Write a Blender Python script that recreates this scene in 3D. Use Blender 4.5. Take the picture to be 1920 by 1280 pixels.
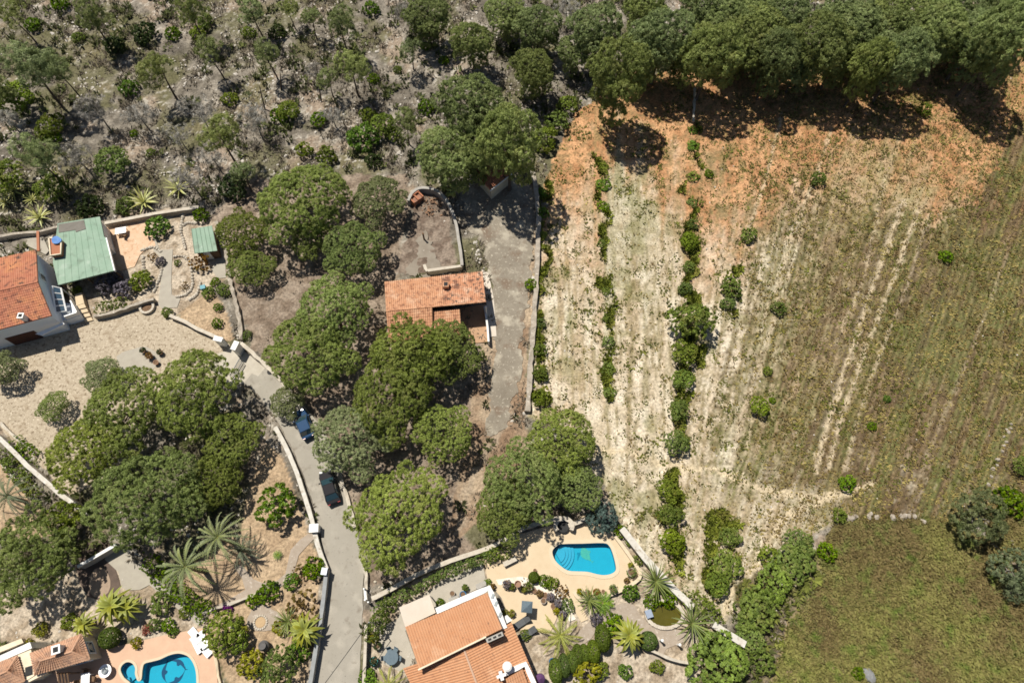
import bpy, math, random
import numpy as np
from mathutils import Vector

for o in list(bpy.data.objects):
    bpy.data.objects.remove(o)
SC = bpy.context.scene
COL = SC.collection
R = math.radians

# ------------------------------------------------------------------ camera, sky, sun
H, TILT, F = 82.6, R(23.6), 1280.0
ST, CT = math.sin(TILT), math.cos(TILT)
cam = bpy.data.cameras.new('camera'); cam.lens = 24; cam.sensor_width = 36
cam.clip_start = 1; cam.clip_end = 9000
camo = bpy.data.objects.new('camera', cam); COL.objects.link(camo)
camo.location = (0, 0, H); camo.rotation_euler = (TILT, 0, 0)
SC.camera = camo
SUN = Vector((-0.32, 0.36, 1.0)).normalized()
w = bpy.data.worlds.new('World'); SC.world = w; w.use_nodes = True
nt = w.node_tree; bg = nt.nodes['Background']
sky = nt.nodes.new('ShaderNodeTexSky'); sky.sky_type = 'NISHITA'; sky.sun_disc = False
sky.sun_elevation = math.asin(SUN.z); sky.sun_rotation = math.atan2(SUN.x, SUN.y)
nt.links.new(sky.outputs[0], bg.inputs[0]); bg.inputs[1].default_value = 0.05
sl = bpy.data.lights.new('sun', 'SUN'); sl.energy = 4.7; sl.angle = R(0.53); sl.color = (1.0, 0.95, 0.86)
so = bpy.data.objects.new('sun', sl); COL.objects.link(so)
so.rotation_euler = (-SUN).to_track_quat('-Z', 'Y').to_euler(); so.location = (-40, 50, 150)
vs = SC.view_settings
vs.view_transform = 'Standard'; vs.look = 'None'; vs.exposure = 0.42; vs.gamma = 1.0; vs.use_curve_mapping = False
SC.cycles.max_bounces = 5; SC.cycles.transparent_max_bounces = 8
SC.cycles.filter_width = 1.65; SC.cycles.diffuse_bounces = 2; SC.cycles.glossy_bounces = 2

# ------------------------------------------------------------------ where things stand
def P(px, py, z=0.0):
    """place on the level z seen along a sight line of the survey picture"""
    u = (px - 960) / F; v = (640 - py) / F
    t = (H - z) / (CT - v * ST)
    return Vector((u * t, (ST + v * CT) * t, z))
def MPP(px, py, z=0.0):
    v = (640 - py) / F
    return (H - z) / (CT - v * ST) / F
def PIX(x, y, z=0.0):
    zc = y * ST + (H - z) * CT
    zc = np.maximum(zc, 5)
    return 960 + F * x / zc, 640 - F * (y * CT - (H - z) * ST) / zc
def pip(px, py, poly):
    inside = np.zeros(px.shape, bool); n = len(poly); j = n - 1
    for i in range(n):
        xi, yi = poly[i]; xj, yj = poly[j]
        if yi != yj:
            c = ((yi > py) != (yj > py)) & (px < (xj - xi) * (py - yi) / (yj - yi) + xi)
            inside ^= c
        j = i
    return inside
_tab = {}
def vn(x, y, seed=0):
    if seed not in _tab: _tab[seed] = np.random.default_rng(seed + 91).random((256, 256))
    T = _tab[seed]; xi = np.floor(x).astype(np.int64); yi = np.floor(y).astype(np.int64)
    fx = x - xi; fy = y - yi; fx = fx * fx * (3 - 2 * fx); fy = fy * fy * (3 - 2 * fy)
    a = T[xi & 255, yi & 255]; b = T[(xi + 1) & 255, yi & 255]; c = T[xi & 255, (yi + 1) & 255]; d = T[(xi + 1) & 255, (yi + 1) & 255]
    return (a * (1 - fx) + b * fx) * (1 - fy) + (c * (1 - fx) + d * fx) * fy
def fbm(x, y, seed=0, o=4):
    s = 0; a = .5; tot = 0
    for k in range(o):
        s = s + a * vn(x * 2 ** k + 17.3 * k, y * 2 ** k + 5.1 * k, seed + k); tot += a; a *= .55
    return s / tot
def sst(a, b, x):
    t = np.clip((x - a) / (b - a), 0, 1); return t * t * (3 - 2 * t)

# ------------------------------------------------------------------ materials
MATS = {}
def _n(nt, t, **kw):
    n = nt.nodes.new(t)
    for k, v in kw.items(): setattr(n, k, v)
    return n
def lin(c):
    return tuple(c) + (1,) if len(c) == 3 else tuple(c)
def noise(nt, vec, scale, detail=4, rough=.6):
    n = _n(nt, 'ShaderNodeTexNoise'); n.inputs['Scale'].default_value = scale
    n.inputs['Detail'].default_value = detail; n.inputs['Roughness'].default_value = rough
    nt.links.new(vec, n.inputs['Vector']); return n.outputs['Fac']
def rng_map(nt, s, a, b, c=0., d=1.):
    m = _n(nt, 'ShaderNodeMapRange'); nt.links.new(s, m.inputs[0])
    for i, v in enumerate((a, b, c, d)): m.inputs[i + 1].default_value = v
    return m.outputs[0]
def mixc(nt, f, a, b, blend='MIX'):
    m = _n(nt, 'ShaderNodeMix', data_type='RGBA', blend_type=blend)
    for s, v in ((0, f), (6, a), (7, b)):
        if hasattr(v, 'links') or hasattr(v, 'is_linked'): nt.links.new(v, m.inputs[s])
        else: m.inputs[s].default_value = lin(v) if s else v
    return m.outputs[2]
def mat(name, c1, c2=None, scale=1.5, rough=.9, bump=0., bscale=8., spots=None, spec=.25, metal=0., rand=0.):
    if name in MATS: return MATS[name]
    m = bpy.data.materials.new(name); m.use_nodes = True; nt = m.node_tree; b = nt.nodes['Principled BSDF']
    b.inputs['Roughness'].default_value = rough; b.inputs['Specular IOR Level'].default_value = spec; b.inputs['Metallic'].default_value = metal
    tc = _n(nt, 'ShaderNodeTexCoord').outputs['Object']
    if c2 is None: c2 = tuple(x * .82 for x in c1)
    kk = .77
    c1, c2 = ([tuple(x * kk for x in c) if max(c) < .72 else c for c in (c1, c2)])
    spots = [(tuple(x * kk for x in q[0]),) + tuple(q[1:]) for q in (spots or [])]
    col = mixc(nt, rng_map(nt, noise(nt, tc, scale, 6, .65), .3, .7), c1, c2)
    for s in (spots or []):
        sc, ss, lo, hi = s
        col = mixc(nt, rng_map(nt, noise(nt, tc, ss, 5, .6), lo, hi), col, sc)
    if rand:
        oi = _n(nt, 'ShaderNodeObjectInfo')
        hs = _n(nt, 'ShaderNodeHueSaturation'); nt.links.new(rng_map(nt, oi.outputs['Random'], 0, 1, 1 - rand, 1 + rand), hs.inputs['Value']); nt.links.new(col, hs.inputs['Color']); col = hs.outputs[0]
    nt.links.new(col, b.inputs['Base Color'])
    if bump:
        bn = _n(nt, 'ShaderNodeBump'); bn.inputs['Strength'].default_value = bump; bn.inputs['Distance'].default_value = .08
        nt.links.new(noise(nt, tc, bscale, 5), bn.inputs['Height']); nt.links.new(bn.outputs[0], b.inputs['Normal'])
    MATS[name] = m; return m
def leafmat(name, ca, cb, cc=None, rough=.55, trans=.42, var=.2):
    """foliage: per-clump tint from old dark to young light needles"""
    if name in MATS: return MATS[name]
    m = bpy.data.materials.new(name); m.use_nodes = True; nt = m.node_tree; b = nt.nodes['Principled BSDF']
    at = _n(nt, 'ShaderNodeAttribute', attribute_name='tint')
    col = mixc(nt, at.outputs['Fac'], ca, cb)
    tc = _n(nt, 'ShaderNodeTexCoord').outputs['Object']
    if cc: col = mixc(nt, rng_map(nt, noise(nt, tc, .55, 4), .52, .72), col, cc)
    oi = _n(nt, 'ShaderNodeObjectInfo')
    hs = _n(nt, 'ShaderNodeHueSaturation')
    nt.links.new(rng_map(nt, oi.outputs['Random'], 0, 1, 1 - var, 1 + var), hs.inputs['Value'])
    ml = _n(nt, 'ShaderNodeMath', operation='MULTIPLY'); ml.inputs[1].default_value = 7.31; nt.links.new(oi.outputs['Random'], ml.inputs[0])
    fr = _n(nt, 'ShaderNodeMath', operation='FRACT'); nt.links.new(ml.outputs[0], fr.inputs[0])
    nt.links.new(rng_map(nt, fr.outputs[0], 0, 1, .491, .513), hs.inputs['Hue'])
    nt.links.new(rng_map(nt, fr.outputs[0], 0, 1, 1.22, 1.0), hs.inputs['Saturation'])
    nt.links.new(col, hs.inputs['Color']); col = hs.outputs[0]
    nt.links.new(col, b.inputs['Base Color']); b.inputs['Roughness'].default_value = rough; b.inputs['Specular IOR Level'].default_value = .3
    tr = _n(nt, 'ShaderNodeBsdfTranslucent'); nt.links.new(col, tr.inputs['Color'])
    mx = _n(nt, 'ShaderNodeMixShader'); mx.inputs[0].default_value = trans
    nt.links.new(b.outputs[0], mx.inputs[1]); nt.links.new(tr.outputs[0], mx.inputs[2])
    nt.links.new(mx.outputs[0], nt.nodes['Material Output'].inputs[0])
    MATS[name] = m; return m
def attrmat(name, fine=2.2, rough=.95, bump=.5, contrast=.35):
    if name in MATS: return MATS[name]
    m = bpy.data.materials.new(name); m.use_nodes = True; nt = m.node_tree; b = nt.nodes['Principled BSDF']
    b.inputs['Roughness'].default_value = rough; b.inputs['Specular IOR Level'].default_value = .1
    at = _n(nt, 'ShaderNodeAttribute', attribute_name='soil'); col = at.outputs['Color']
    tc = _n(nt, 'ShaderNodeTexCoord').outputs['Object']
    n1 = noise(nt, tc, fine, 8, .7)
    v = rng_map(nt, n1, .36, .66, 1 - contrast, 1 + contrast)
    cx = _n(nt, 'ShaderNodeCombineColor'); [nt.links.new(v, cx.inputs[i]) for i in range(3)]
    col = mixc(nt, 1.0, col, cx.outputs[0], 'MULTIPLY')
    nt.links.new(col, b.inputs['Base Color'])
    bn = _n(nt, 'ShaderNodeBump'); bn.inputs['Strength'].default_value = bump; bn.inputs['Distance'].default_value = .12
    nt.links.new(noise(nt, tc, 5, 6, .7), bn.inputs['Height']); nt.links.new(bn.outputs[0], b.inputs['Normal'])
    MATS[name] = m; return m

# ------------------------------------------------------------------ mesh helpers
def mesh_np(name, V, Fc, m, tint=None, soil=None, smooth=False):
    V = np.ascontiguousarray(V, np.float32); Fc = np.ascontiguousarray(Fc, np.int32)
    me = bpy.data.meshes.new(name); k = Fc.shape[1]
    me.vertices.add(len(V)); me.vertices.foreach_set('co', V.ravel())
    me.loops.add(Fc.size); me.loops.foreach_set('vertex_index', Fc.ravel())
    me.polygons.add(len(Fc)); me.polygons.foreach_set('loop_start', np.arange(0, Fc.size, k, dtype=np.int32))
    if smooth: me.polygons.foreach_set('use_smooth', np.ones(len(Fc), bool))
    if tint is not None:
        a = me.attributes.new('tint', 'FLOAT', 'POINT'); a.data.foreach_set('value', np.ascontiguousarray(tint, np.float32))
    if soil is not None:
        a = me.attributes.new('soil', 'FLOAT_COLOR', 'POINT')
        a.data.foreach_set('color', np.ascontiguousarray(np.c_[soil, np.ones(len(V))], np.float32).ravel())
    me.materials.append(m); me.update(calc_edges=True)
    return me
def tag(o, label=None, cat=None, group=None, kind=None):
    if label: o['label'] = label
    if cat: o['category'] = cat
    if group: o['group'] = group
    if kind: o['kind'] = kind
    return o
def link(name, me, parent=None, loc=(0, 0, 0)):
    o = bpy.data.objects.new(name, me); COL.objects.link(o)
    if parent: o.parent = parent
    o.location = loc; return o
def thing(name, label, cat, loc, group=None, rz=0., s=1.):
    o = bpy.data.objects.new(name, None); COL.objects.link(o); o.empty_display_size = .3
    o.location = loc; o.rotation_euler = (0, 0, rz); o.scale = (s, s, s) if not hasattr(s, '__len__') else s
    return tag(o, label, cat, group)
class MB:
    """collects plain shapes; build() links them as one mesh object, given in world metres"""
    def __init__(s): s.v = []; s.f = []
    def add(s, vs, fs):
        k = len(s.v); s.v += [tuple(x) for x in vs]; s.f += [tuple(i + k for i in f) for f in fs]; return s
    def prism(s, poly, z0, z1):
        n = len(poly); a = sum(poly[i][0] * poly[(i + 1) % n][1] - poly[(i + 1) % n][0] * poly[i][1] for i in range(n))
        if a < 0: poly = poly[::-1]
        vs = [(p[0], p[1], z0) for p in poly] + [(p[0], p[1], z1) for p in poly]
        fs = [tuple(range(n - 1, -1, -1)), tuple(range(n, 2 * n))] + [(i, (i + 1) % n, n + (i + 1) % n, n + i) for i in range(n)]
        return s.add(vs, fs)
    def box(s, c, size, rz=0.):
        x, y, z = (d / 2 for d in size); ca, sa = math.cos(rz), math.sin(rz)
        poly = [(c[0] + a * ca - b * sa, c[1] + a * sa + b * ca) for a, b in ((-x, -y), (x, -y), (x, y), (-x, y))]
        return s.prism(poly, c[2] - z, c[2] + z)
    def hexa(s, a, b):
        """a, b: two quads (lists of 4 points), joined"""
        return s.add(list(a) + list(b), [(0, 3, 2, 1), (4, 5, 6, 7)] + [(i, (i + 1) % 4, 4 + (i + 1) % 4, 4 + i) for i in range(4)])
    def slab(s, q, th):
        q = [Vector(p) for p in q]; n = (q[1] - q[0]).cross(q[3] - q[0]).normalized()
        if n.z < 0: n = -n; 
        return s.hexa([p - n * th for p in q], q)
    def lathe(s, c, prof, n=12, squash=1., ang=0.):
        vs = []; m = len(prof); ca, sa = math.cos(ang), math.sin(ang)
        for r, z in prof:
            for i in range(n):
                a = 2 * math.pi * i / n; x, y = r * math.cos(a), r * math.sin(a) * squash
                vs.append((c[0] + x * ca - y * sa, c[1] + x * sa + y * ca, c[2] + z))
        fs = [(j * n + i, j * n + (i + 1) % n, (j + 1) * n + (i + 1) % n, (j + 1) * n + i) for j in range(m - 1) for i in range(n)]
        fs += [tuple(range(n - 1, -1, -1)), tuple((m - 1) * n + i for i in range(n))]
        return s.add(vs, fs)
    def tube(s, pts, rad, n=7):
        pts = [Vector(p) for p in pts]; k = len(pts); rad = rad if hasattr(rad, '__len__') else [rad] * k
        vs = []
        for i, p in enumerate(pts):
            d = (pts[min(i + 1, k - 1)] - pts[max(i - 1, 0)]).normalized()
            u = d.cross(Vector((0, 0, 1)) if abs(d.z) < .9 else Vector((1, 0, 0))).normalized(); v = d.cross(u)
            vs += [p + (u * math.cos(2 * math.pi * j / n) + v * math.sin(2 * math.pi * j / n)) * rad[i] for j in range(n)]
        fs = [(i * n + j, i * n + (j + 1) % n, (i + 1) * n + (j + 1) % n, (i + 1) * n + j) for i in range(k - 1) for j in range(n)]
        fs += [tuple(range(n)), tuple((k - 1) * n + n - 1 - i for i in range(n))]
        return s.add(vs, fs)
    def mesh(s, name, m, loc=(0, 0, 0), smooth=False):
        me = bpy.data.meshes.new(name)
        me.from_pydata([(x - loc[0], y - loc[1], z - loc[2]) for x, y, z in s.v], [], s.f); me.materials.append(m)
        if smooth: me.polygons.foreach_set('use_smooth', [True] * len(me.polygons))
        me.update(); return me
    def build(s, name, m, parent=None, smooth=False):
        """vertices are world coordinates; the parent is an unrotated empty"""
        if parent is not None: return link(name, s.mesh(name, m, parent.location, smooth), parent)
        return link(name, s.mesh(name, m, (0, 0, 0), smooth))
def xy(pts, z=0.0): return [tuple(P(a, b, z)[:2]) for a, b in pts]
def smoothpoly(pts, closed=True, k=5):
    n = len(pts); out = []
    rng_ = range(n) if closed else range(n - 1)
    for i in rng_:
        g = (lambda j: pts[j % n]) if closed else (lambda j: pts[min(max(j, 0), n - 1)])
        p0, p1, p2, p3 = g(i - 1), g(i), g(i + 1), g(i + 2)
        for q in range(k):
            t = q / k
            out.append(tuple(.5 * (2 * p1[c] + (p2[c] - p0[c]) * t + (2 * p0[c] - 5 * p1[c] + 4 * p2[c] - p3[c]) * t * t + (3 * p1[c] - p0[c] - 3 * p2[c] + p3[c]) * t ** 3) for c in (0, 1)))
    if not closed: out.append(tuple(pts[-1]))
    return out
def resample(pts, step):
    pts = [Vector((p[0], p[1])) for p in pts]; out = [pts[0]]
    for a, b in zip(pts, pts[1:]):
        n = max(1, int(round((b - a).length / step)))
        out += [a.lerp(b, i / n) for i in range(1, n + 1)]
    return out
def strip_mesh(mb, pts, wd, z0, z1, jit=0., rnd=random):
    """a wall-like ribbon along pts"""
    n = len(pts); vs = []
    for i, p in enumerate(pts):
        d = (pts[min(i + 1, n - 1)] - pts[max(i - 1, 0)]).normalized(); nn = Vector((-d.y, d.x))
        j = lambda: rnd.uniform(-jit, jit)
        a = p + nn * (wd / 2 + j()); b = p - nn * (wd / 2 + j()); h1 = z1 + j() * 1.4; h2 = z1 + j() * 1.4
        vs += [(a.x, a.y, z0), (a.x, a.y, h1), (b.x, b.y, h2), (b.x, b.y, z0)]
    fs = []
    for i in range(n - 1):
        k = i * 4
        for q in range(3): fs.append((k + q, k + q + 1, k + q + 5, k + q + 4))
    fs += [(0, 3, 2, 1), (4 * n - 4, 4 * n - 3, 4 * n - 2, 4 * n - 1)]
    mb.add(vs, fs)
def wall(name, label, cat, pxs, h, wd, m, cap=None, capm=None, group=None, jit=.05, smooth=0, step=.7, base=-.2):
    pts = smoothpoly(pxs, False, smooth) if smooth else pxs
    pts = resample(xy(pts, h), step)
    c = pts[len(pts) // 2]; t = thing(name, label, cat, (c.x, c.y, 0), group)
    mb = MB(); strip_mesh(mb, pts, wd, base, h - (.07 if cap else 0), jit); mb.build('wall_body', m, t)
    if cap:
        mb = MB(); strip_mesh(mb, pts, wd + cap, h - .068, h + .02, .015); mb.build('coping', capm, t)
    return t
def sheet(name, pxs, z, m, depth=.25, smooth=0, ragged=0.):
    pts = smoothpoly(pxs, True, smooth) if smooth else pxs
    q = xy(pts, z)
    if ragged:
        q = resample(q + q[:1], .3)[:-1]; q = [tuple(p) for p in q]; a = np.array(q)
        k = ragged * (fbm(a[:, 0] * .9, a[:, 1] * .9, 191) - .5) * 4; k2 = ragged * (fbm(a[:, 0] * .9, a[:, 1] * .9, 197) - .5) * 4; q = [(x_ + u, y_ + v) for (x_, y_), u, v in zip(q, k, k2)]
    o = MB().prism(q, z - depth, z).build(name, m); o['kind'] = 'structure'; return o
# ------------------------------------------------------------------ ground zones (sight points of their outlines)
FIELD = [(1075, 215), (1160, 150), (1300, 120), (1480, 120), (1640, 120), (1830, 90), (2400, 60), (2400, 960), (1900, 960), (1800, 985), (1740, 972), (1600, 975), (1545, 985), (1470, 1060),
         (1400, 1150), (1300, 1150), (1240, 1075), (1165, 985), (1110, 880), (1060, 800), (990, 780), (1003, 560), (1012, 450), (1025, 330)]
MEADOW = [(1560, 985), (1600, 972), (1740, 970), (1800, 985), (1850, 1010), (1920, 1090), (2300, 1400), (1420, 1400), (1450, 1260), (1470, 1180), (1510, 1080)]
FARFIELD = [(1860, 960), (2400, 900), (2400, 1300), (1930, 1080), (1850, 1000)]
THICKET = [(1440, 1060), (1520, 1000), (1540, 1080), (1470, 1180), (1440, 1290), (1300, 1290), (1320, 1200), (1400, 1180), (1370, 1100)]
TANS = [[(500, 830), (530, 860), (555, 930), (580, 1000), (600, 1062), (590, 1088), (540, 1112), (500, 1130), (400, 1142), (330, 1100), (395, 1030), (450, 1000), (470, 900)],
        [(392, 1142), (500, 1130), (602, 1085), (595, 1160), (572, 1285), (430, 1285), (385, 1180)],
        [(370, 520), (410, 560), (425, 590), (440, 635), (420, 640), (340, 600), (335, 575)],
        [(0, 870), (50, 930), (130, 1000), (60, 1010), (-60, 990), (-60, 860)]]
GARDENS = [[(695, 1150), (760, 1095), (830, 1062), (910, 1040), (930, 1110), (760, 1180), (760, 1300), (680, 1300)],
           [(960, 1160), (1100, 1100), (1160, 990), (1240, 1080), (1300, 1145), (1390, 1200), (1330, 1230), (1290, 1300), (1000, 1300)],
           [(0, 1110), (220, 1040), (300, 1090), (400, 1180), (420, 1300), (390, 1290), (370, 1190), (180, 1200), (0, 1200)],
           [(195, 430), (310, 390), (410, 420), (430, 520), (330, 590), (290, 580), (160, 600), (150, 520)]]
PINEFLOOR = [(380, 420), (480, 330), (760, 330), (770, 360), (740, 520), (720, 620), (900, 640), (905, 780), (880, 860), (850, 960), (900, 1040), (790, 1070), (700, 1100), (690, 1050), (650, 900), (600, 790), (540, 730), (470, 650), (440, 560)]
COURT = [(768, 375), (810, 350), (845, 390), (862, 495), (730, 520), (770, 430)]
YARD = [(-200, 640), (0, 628), (150, 596), (215, 592), (290, 574), (345, 600), (425, 645), (440, 660), (425, 700), (330, 720), (200, 900), (130, 925), (60, 860), (0, 800), (-200, 700)]
GRAVEL_IN = YARD
APRON = [(392, 690), (410, 662), (432, 655), (446, 650), (466, 664), (497, 690), (484, 705), (472, 700), (457, 719), (432, 724)]
ROAD = [(450, 712), (470, 694), (482, 699), (496, 686), (520, 706), (548, 738), (575, 765), (603, 800), (628, 845), (650, 915), (667, 975), (678, 1030), (682, 1065), (680, 1130), (678, 1200), (672, 1300), (575, 1300), (590, 1230), (601, 1175), (612, 1100), (616, 1070), (608, 1035), (598, 985), (583, 930), (563, 875), (540, 825), (515, 780), (485, 740)]
DRIVE = [(862, 372), (880, 345), (950, 335), (1000, 345), (1004, 400), (1000, 455), (989, 560), (978, 650), (968, 730), (952, 785), (935, 812), (918, 820), (915, 780), (924, 700), (931, 640), (925, 570), (917, 500), (905, 455), (880, 430)]
PATIO_POOL = [(908, 1052), (925, 1030), (960, 1005), (1030, 985), (1100, 965), (1140, 995), (1153, 1008), (1178, 1040), (1200, 1070), (1198, 1085), (1175, 1100), (1147, 1113), (1120, 1122), (1100, 1126), (1083, 1120), (1076, 1108), (1103, 1160), (1090, 1166), (1062, 1118), (1040, 1100), (1010, 1090), (975, 1082), (945, 1085), (1010, 1108), (1050, 1145), (1032, 1185), (990, 1185), (962, 1175), (940, 1120), (915, 1090)]
PATIO_SOUTH = [(160, 1215), (215, 1212), (300, 1192), (378, 1177), (392, 1185), (402, 1230), (412, 1310), (0, 1310), (0, 1290), (60, 1275), (120, 1250), (170, 1235)]
PATIO_WEST = [(196, 428), (268, 404), (280, 425), (292, 460), (270, 470), (262, 478), (252, 500), (210, 512)]
POOL = smoothpoly([(1035, 1034), (1042, 1024), (1055, 1019), (1092, 1018), (1131, 1017), (1142, 1022), (1149, 1036), (1155, 1060), (1154, 1070), (1145, 1076), (1132, 1078), (1118, 1076), (1102, 1072), (1083, 1071), (1067, 1070), (1055, 1064), (1041, 1051)], True, 3)
POOL2 = smoothpoly([(226, 1256), (229, 1246), (238, 1240), (248, 1242), (254, 1251), (254, 1263), (259, 1275), (265, 1272), (267, 1254), (271, 1243), (285, 1239), (300, 1235), (315, 1228), (330, 1224), (343, 1225), (356, 1232), (366, 1250), (369, 1275), (366, 1305), (345, 1325), (300, 1330), (255, 1310), (246, 1282), (233, 1270)], True, 3)
HARD = [YARD, APRON, ROAD, DRIVE, PATIO_POOL, PATIO_SOUTH, PATIO_WEST]

gx = np.arange(-102, 102.01, .3); gy = np.arange(-15, 116, .3)
def skirt(a, far):
    st = np.array([1.5, 5, 14, 35, 80, 200, 500, 1200, far]); return np.r_[a[0] - st[::-1], a, a[-1] + st]
gx = skirt(gx, 3500); gy = skirt(gy, 3500)
GX, GY = np.meshgrid(gx, gy); x = GX.ravel(); y = GY.ravel()
cx_, cy_ = np.clip(x, -150, 150), np.clip(y, -25, 170)
px, py = PIX(cx_, cy_)
wx = px + (fbm(x * .35, y * .35, 3) - .5) * 26; wy = py + (fbm(x * .35, y * .35, 8) - .5) * 26
def soil_colour(x, y, px, py, wx, wy):
    n_big = fbm(x * .06, y * .06, 11); n_mid = fbm(x * .25, y * .25, 15); n_f = fbm(x * 1.1, y * 1.1, 20)
    n_s = vn(x * 2.6, y * 2.6, 25)
    mix = lambda a, b, t: np.asarray(a) * (1 - t[:, None]) + np.asarray(b) * t[:, None]
    one = np.ones((len(x), 1))
    # scrub hillside
    c = mix((.15, .13, .103), (.36, .317, .257), sst(.3, .7, n_f * .5 + n_mid * .5))
    c = mix(c, (.34, .22, .135), sst(.56, .7, n_mid) * .4)
    c = mix(c, (.13, .125, .05), sst(.48, .64, fbm(x * .18, y * .18, 31)) * .7)
    c = mix(c, (.50, .46, .39), sst(.72, .82, n_s) * sst(.45, .6, n_mid) * .8)
    # pine floor (dry needles)
    t = pip(wx, wy, PINEFLOOR) * 1.
    c = mix(c, mix((.22, .165, .12), (.35, .28, .215), sst(.3, .7, n_f)), t)
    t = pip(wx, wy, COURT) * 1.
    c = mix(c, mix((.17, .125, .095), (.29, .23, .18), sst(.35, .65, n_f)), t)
    # terraced field
    t = pip(wx, wy, FIELD) * 1.
    s = px.copy()
    for _ in range(4): s = px + np.interp(s, [1000, 1280, 1370, 1455, 1600, 1900], [0, .03, .2, .28, .36, .36]) * (py - 600)
    ws = s * .07; wt = py * .07
    streak = fbm(ws * 1.1, wt * .05, 41, 3); fine = fbm(ws * 3.4, wt * .22, 46, 3); fin2 = vn(ws * 5, wt * .12, 47)
    mott = fbm(x * .5, y * .5, 51); mot2 = fbm(x * 1.7, y * 1.7, 55)
    white = mix((.575, .48, .34), (.77, .675, .52), sst(.3, .7, mott))
    white = mix(white, (.38, .29, .17), sst(.5, .66, mot2 * .5 + streak * .5) * .75)
    white = mix(white, (.25, .20, .09), sst(.52, .64, fine) * .7)
    white = mix(white, (.22, .21, .08), sst(.55, .7, fbm(x * .28, y * .28, 58)) * .6)
    orange = mix((.43, .215, .10), (.65, .37, .19), sst(.3, .7, mott * .6 + fine * .4))
    orange = mix(orange, (.22, .17, .08), sst(.52, .66, mot2) * .65)
    orange = mix(orange, (.20, .17, .07), sst(.53, .68, fbm(x * .3, y * .3, 59) * .6 + fine * .4) * .6)
    ss = s + (mott - .5) * 14
    step = lambda v: np.interp(ss, [1128, 1138, 1200, 1268, 1285, 1362, 1372, 1448, 1458, 1590, 1610, 1900], v)
    ya = step([300, 225, 235, 310, 330, 300, 280, 250, 230, 250, 270, 280]); yb = step([520, 370, 390, 500, 640, 600, 560, 480, 440, 410, 420, 420])
    white = mix(white, mix((.46, .33, .19), (.36, .30, .14), sst(.42, .62, mott)), sst(1400, 1520, s) * (1 - sst(820, 900, py)) * .85)
    white = mix(white, (.52, .37, .24), step([.35, .0, .1, .3, .2, .25, .2, .3, .3, .2, .2, .2]) * sst(.35, .6, streak))
    white = mix(white, (.34, .33, .20), step([.1, .45, .3, .1, .1, .2, .3, .3, .2, .2, .2, .2]) * sst(.42, .62, fbm(ws * .9, wt * .1, 69, 3)))
    f = mix(white, orange, 1 - sst(ya, yb, py + (n_big - .5) * 120 + (streak - .5) * 240 + (n_mid - .5) * 160 + (mott - .5) * 60))
    grass = mix((.165, .113, .062), (.165, .155, .05), sst(.42, .6, fbm(x * .14, y * .14, 61) * .4 + streak * .6))
    grass = mix(grass, (.34, .25, .135), sst(.54, .68, fine * .7 + mot2 * .3) * .6)
    grass = mix(grass, (.15, .175, .052), sst(.47, .62, fbm(x * .11, y * .11, 64) * .5 + streak * .5 + .09 * sst(1690, 1800, s)) * .8)
    grass = mix(grass, (.085, .062, .035), sst(.52, .68, fin2 * .5 + mot2 * .5) * .5)
    plough = .5 + .5 * np.sin(s * .5 + 5 * fbm(ws * .3, wt * .12, 67, 2) + 2 * mott)
    grass = mix(grass, (.30, .22, .12), plough ** 4 * sst(.4, .6, mott * .5 + streak * .5) * .75)
    grass = mix(grass, (.075, .055, .03), (1 - plough) ** 3 * .65)
    white = mix(white, (.40, .31, .19), plough ** 3 * .35); orange = mix(orange, (.26, .17, .085), plough ** 3 * .4)
    hi = pip(wx + (mott - .5) * 90, wy + (mot2 - .5) * 110, [(1560, 100), (1900, 100), (1885, 230), (1815, 385), (1760, 410), (1640, 385), (1560, 330)]) * 1.
    right = sst(0, 40, (px - 1895) + .62 * (py - 220))
    gx_ = step([.0, .0, .03, .08, .08, .2, .38, .48, .62, .75, .82, .95])
    g = gx_ * sst(260, 430, py + (mott - .5) * 120 + (fine - .5) * 120); g = np.maximum(g, right * (py > 200)); g = g * (1 - hi * .85)
    g = sst(.1, .95, g + (mot2 - .5) * 1.0 * (g > .02) + (fine - .5) * .9 * (g > .02) + (streak - .5) * .5 * (g > .02))
    pale = sst(0, 60, py - 890 + (mott - .5) * 60) * (1 - sst(1480, 1640, px + (mott - .5) * 90))
    g = np.clip(g * (1 - .85 * pale), 0, 1)
    f = mix(f, grass, g)
    # ruts and pale tracks
    def line(f, pts, wd, colr, k):
        d = np.full(len(px), 1e9)
        for (ax, ay), (bx, by) in zip(pts, pts[1:]):
            L2 = (bx - ax) ** 2 + (by - ay) ** 2; q = np.clip(((px - ax) * (bx - ax) + (py - ay) * (by - ay)) / L2, 0, 1)
            d = np.minimum(d, np.hypot(px - ax - q * (bx - ax), py - ay - q * (by - ay)))
        return mix(f, colr, (1 - sst(wd * .3, wd, d + (mot2 - .5) * wd * 2.4)) * k * sst(.2, .42, mott + .1))
    for pts, wd, k in (([(1692, 380), (1640, 520), (1600, 640), (1548, 800), (1530, 880)], 9, .95), ([(1720, 400), (1672, 530), (1625, 650), (1575, 790), (1552, 880)], 7, .85),
                       ([(1745, 400), (1700, 540), (1640, 690), (1610, 780), (1585, 880)], 5, .6), ([(1660, 330), (1620, 520), (1560, 660)], 4, .5), ([(1890, 480), (1820, 660), (1740, 850), (1715, 920)], 5, .3),
                       ([(1465, 215), (1440, 320), (1405, 430)], 4, .7), ([(1560, 240), (1530, 330), (1500, 400), (1470, 500), (1450, 600), (1420, 720), (1398, 850)], 4, .6)):
        f = line(f, pts, wd, (.60, .49, .33), k)
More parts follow.
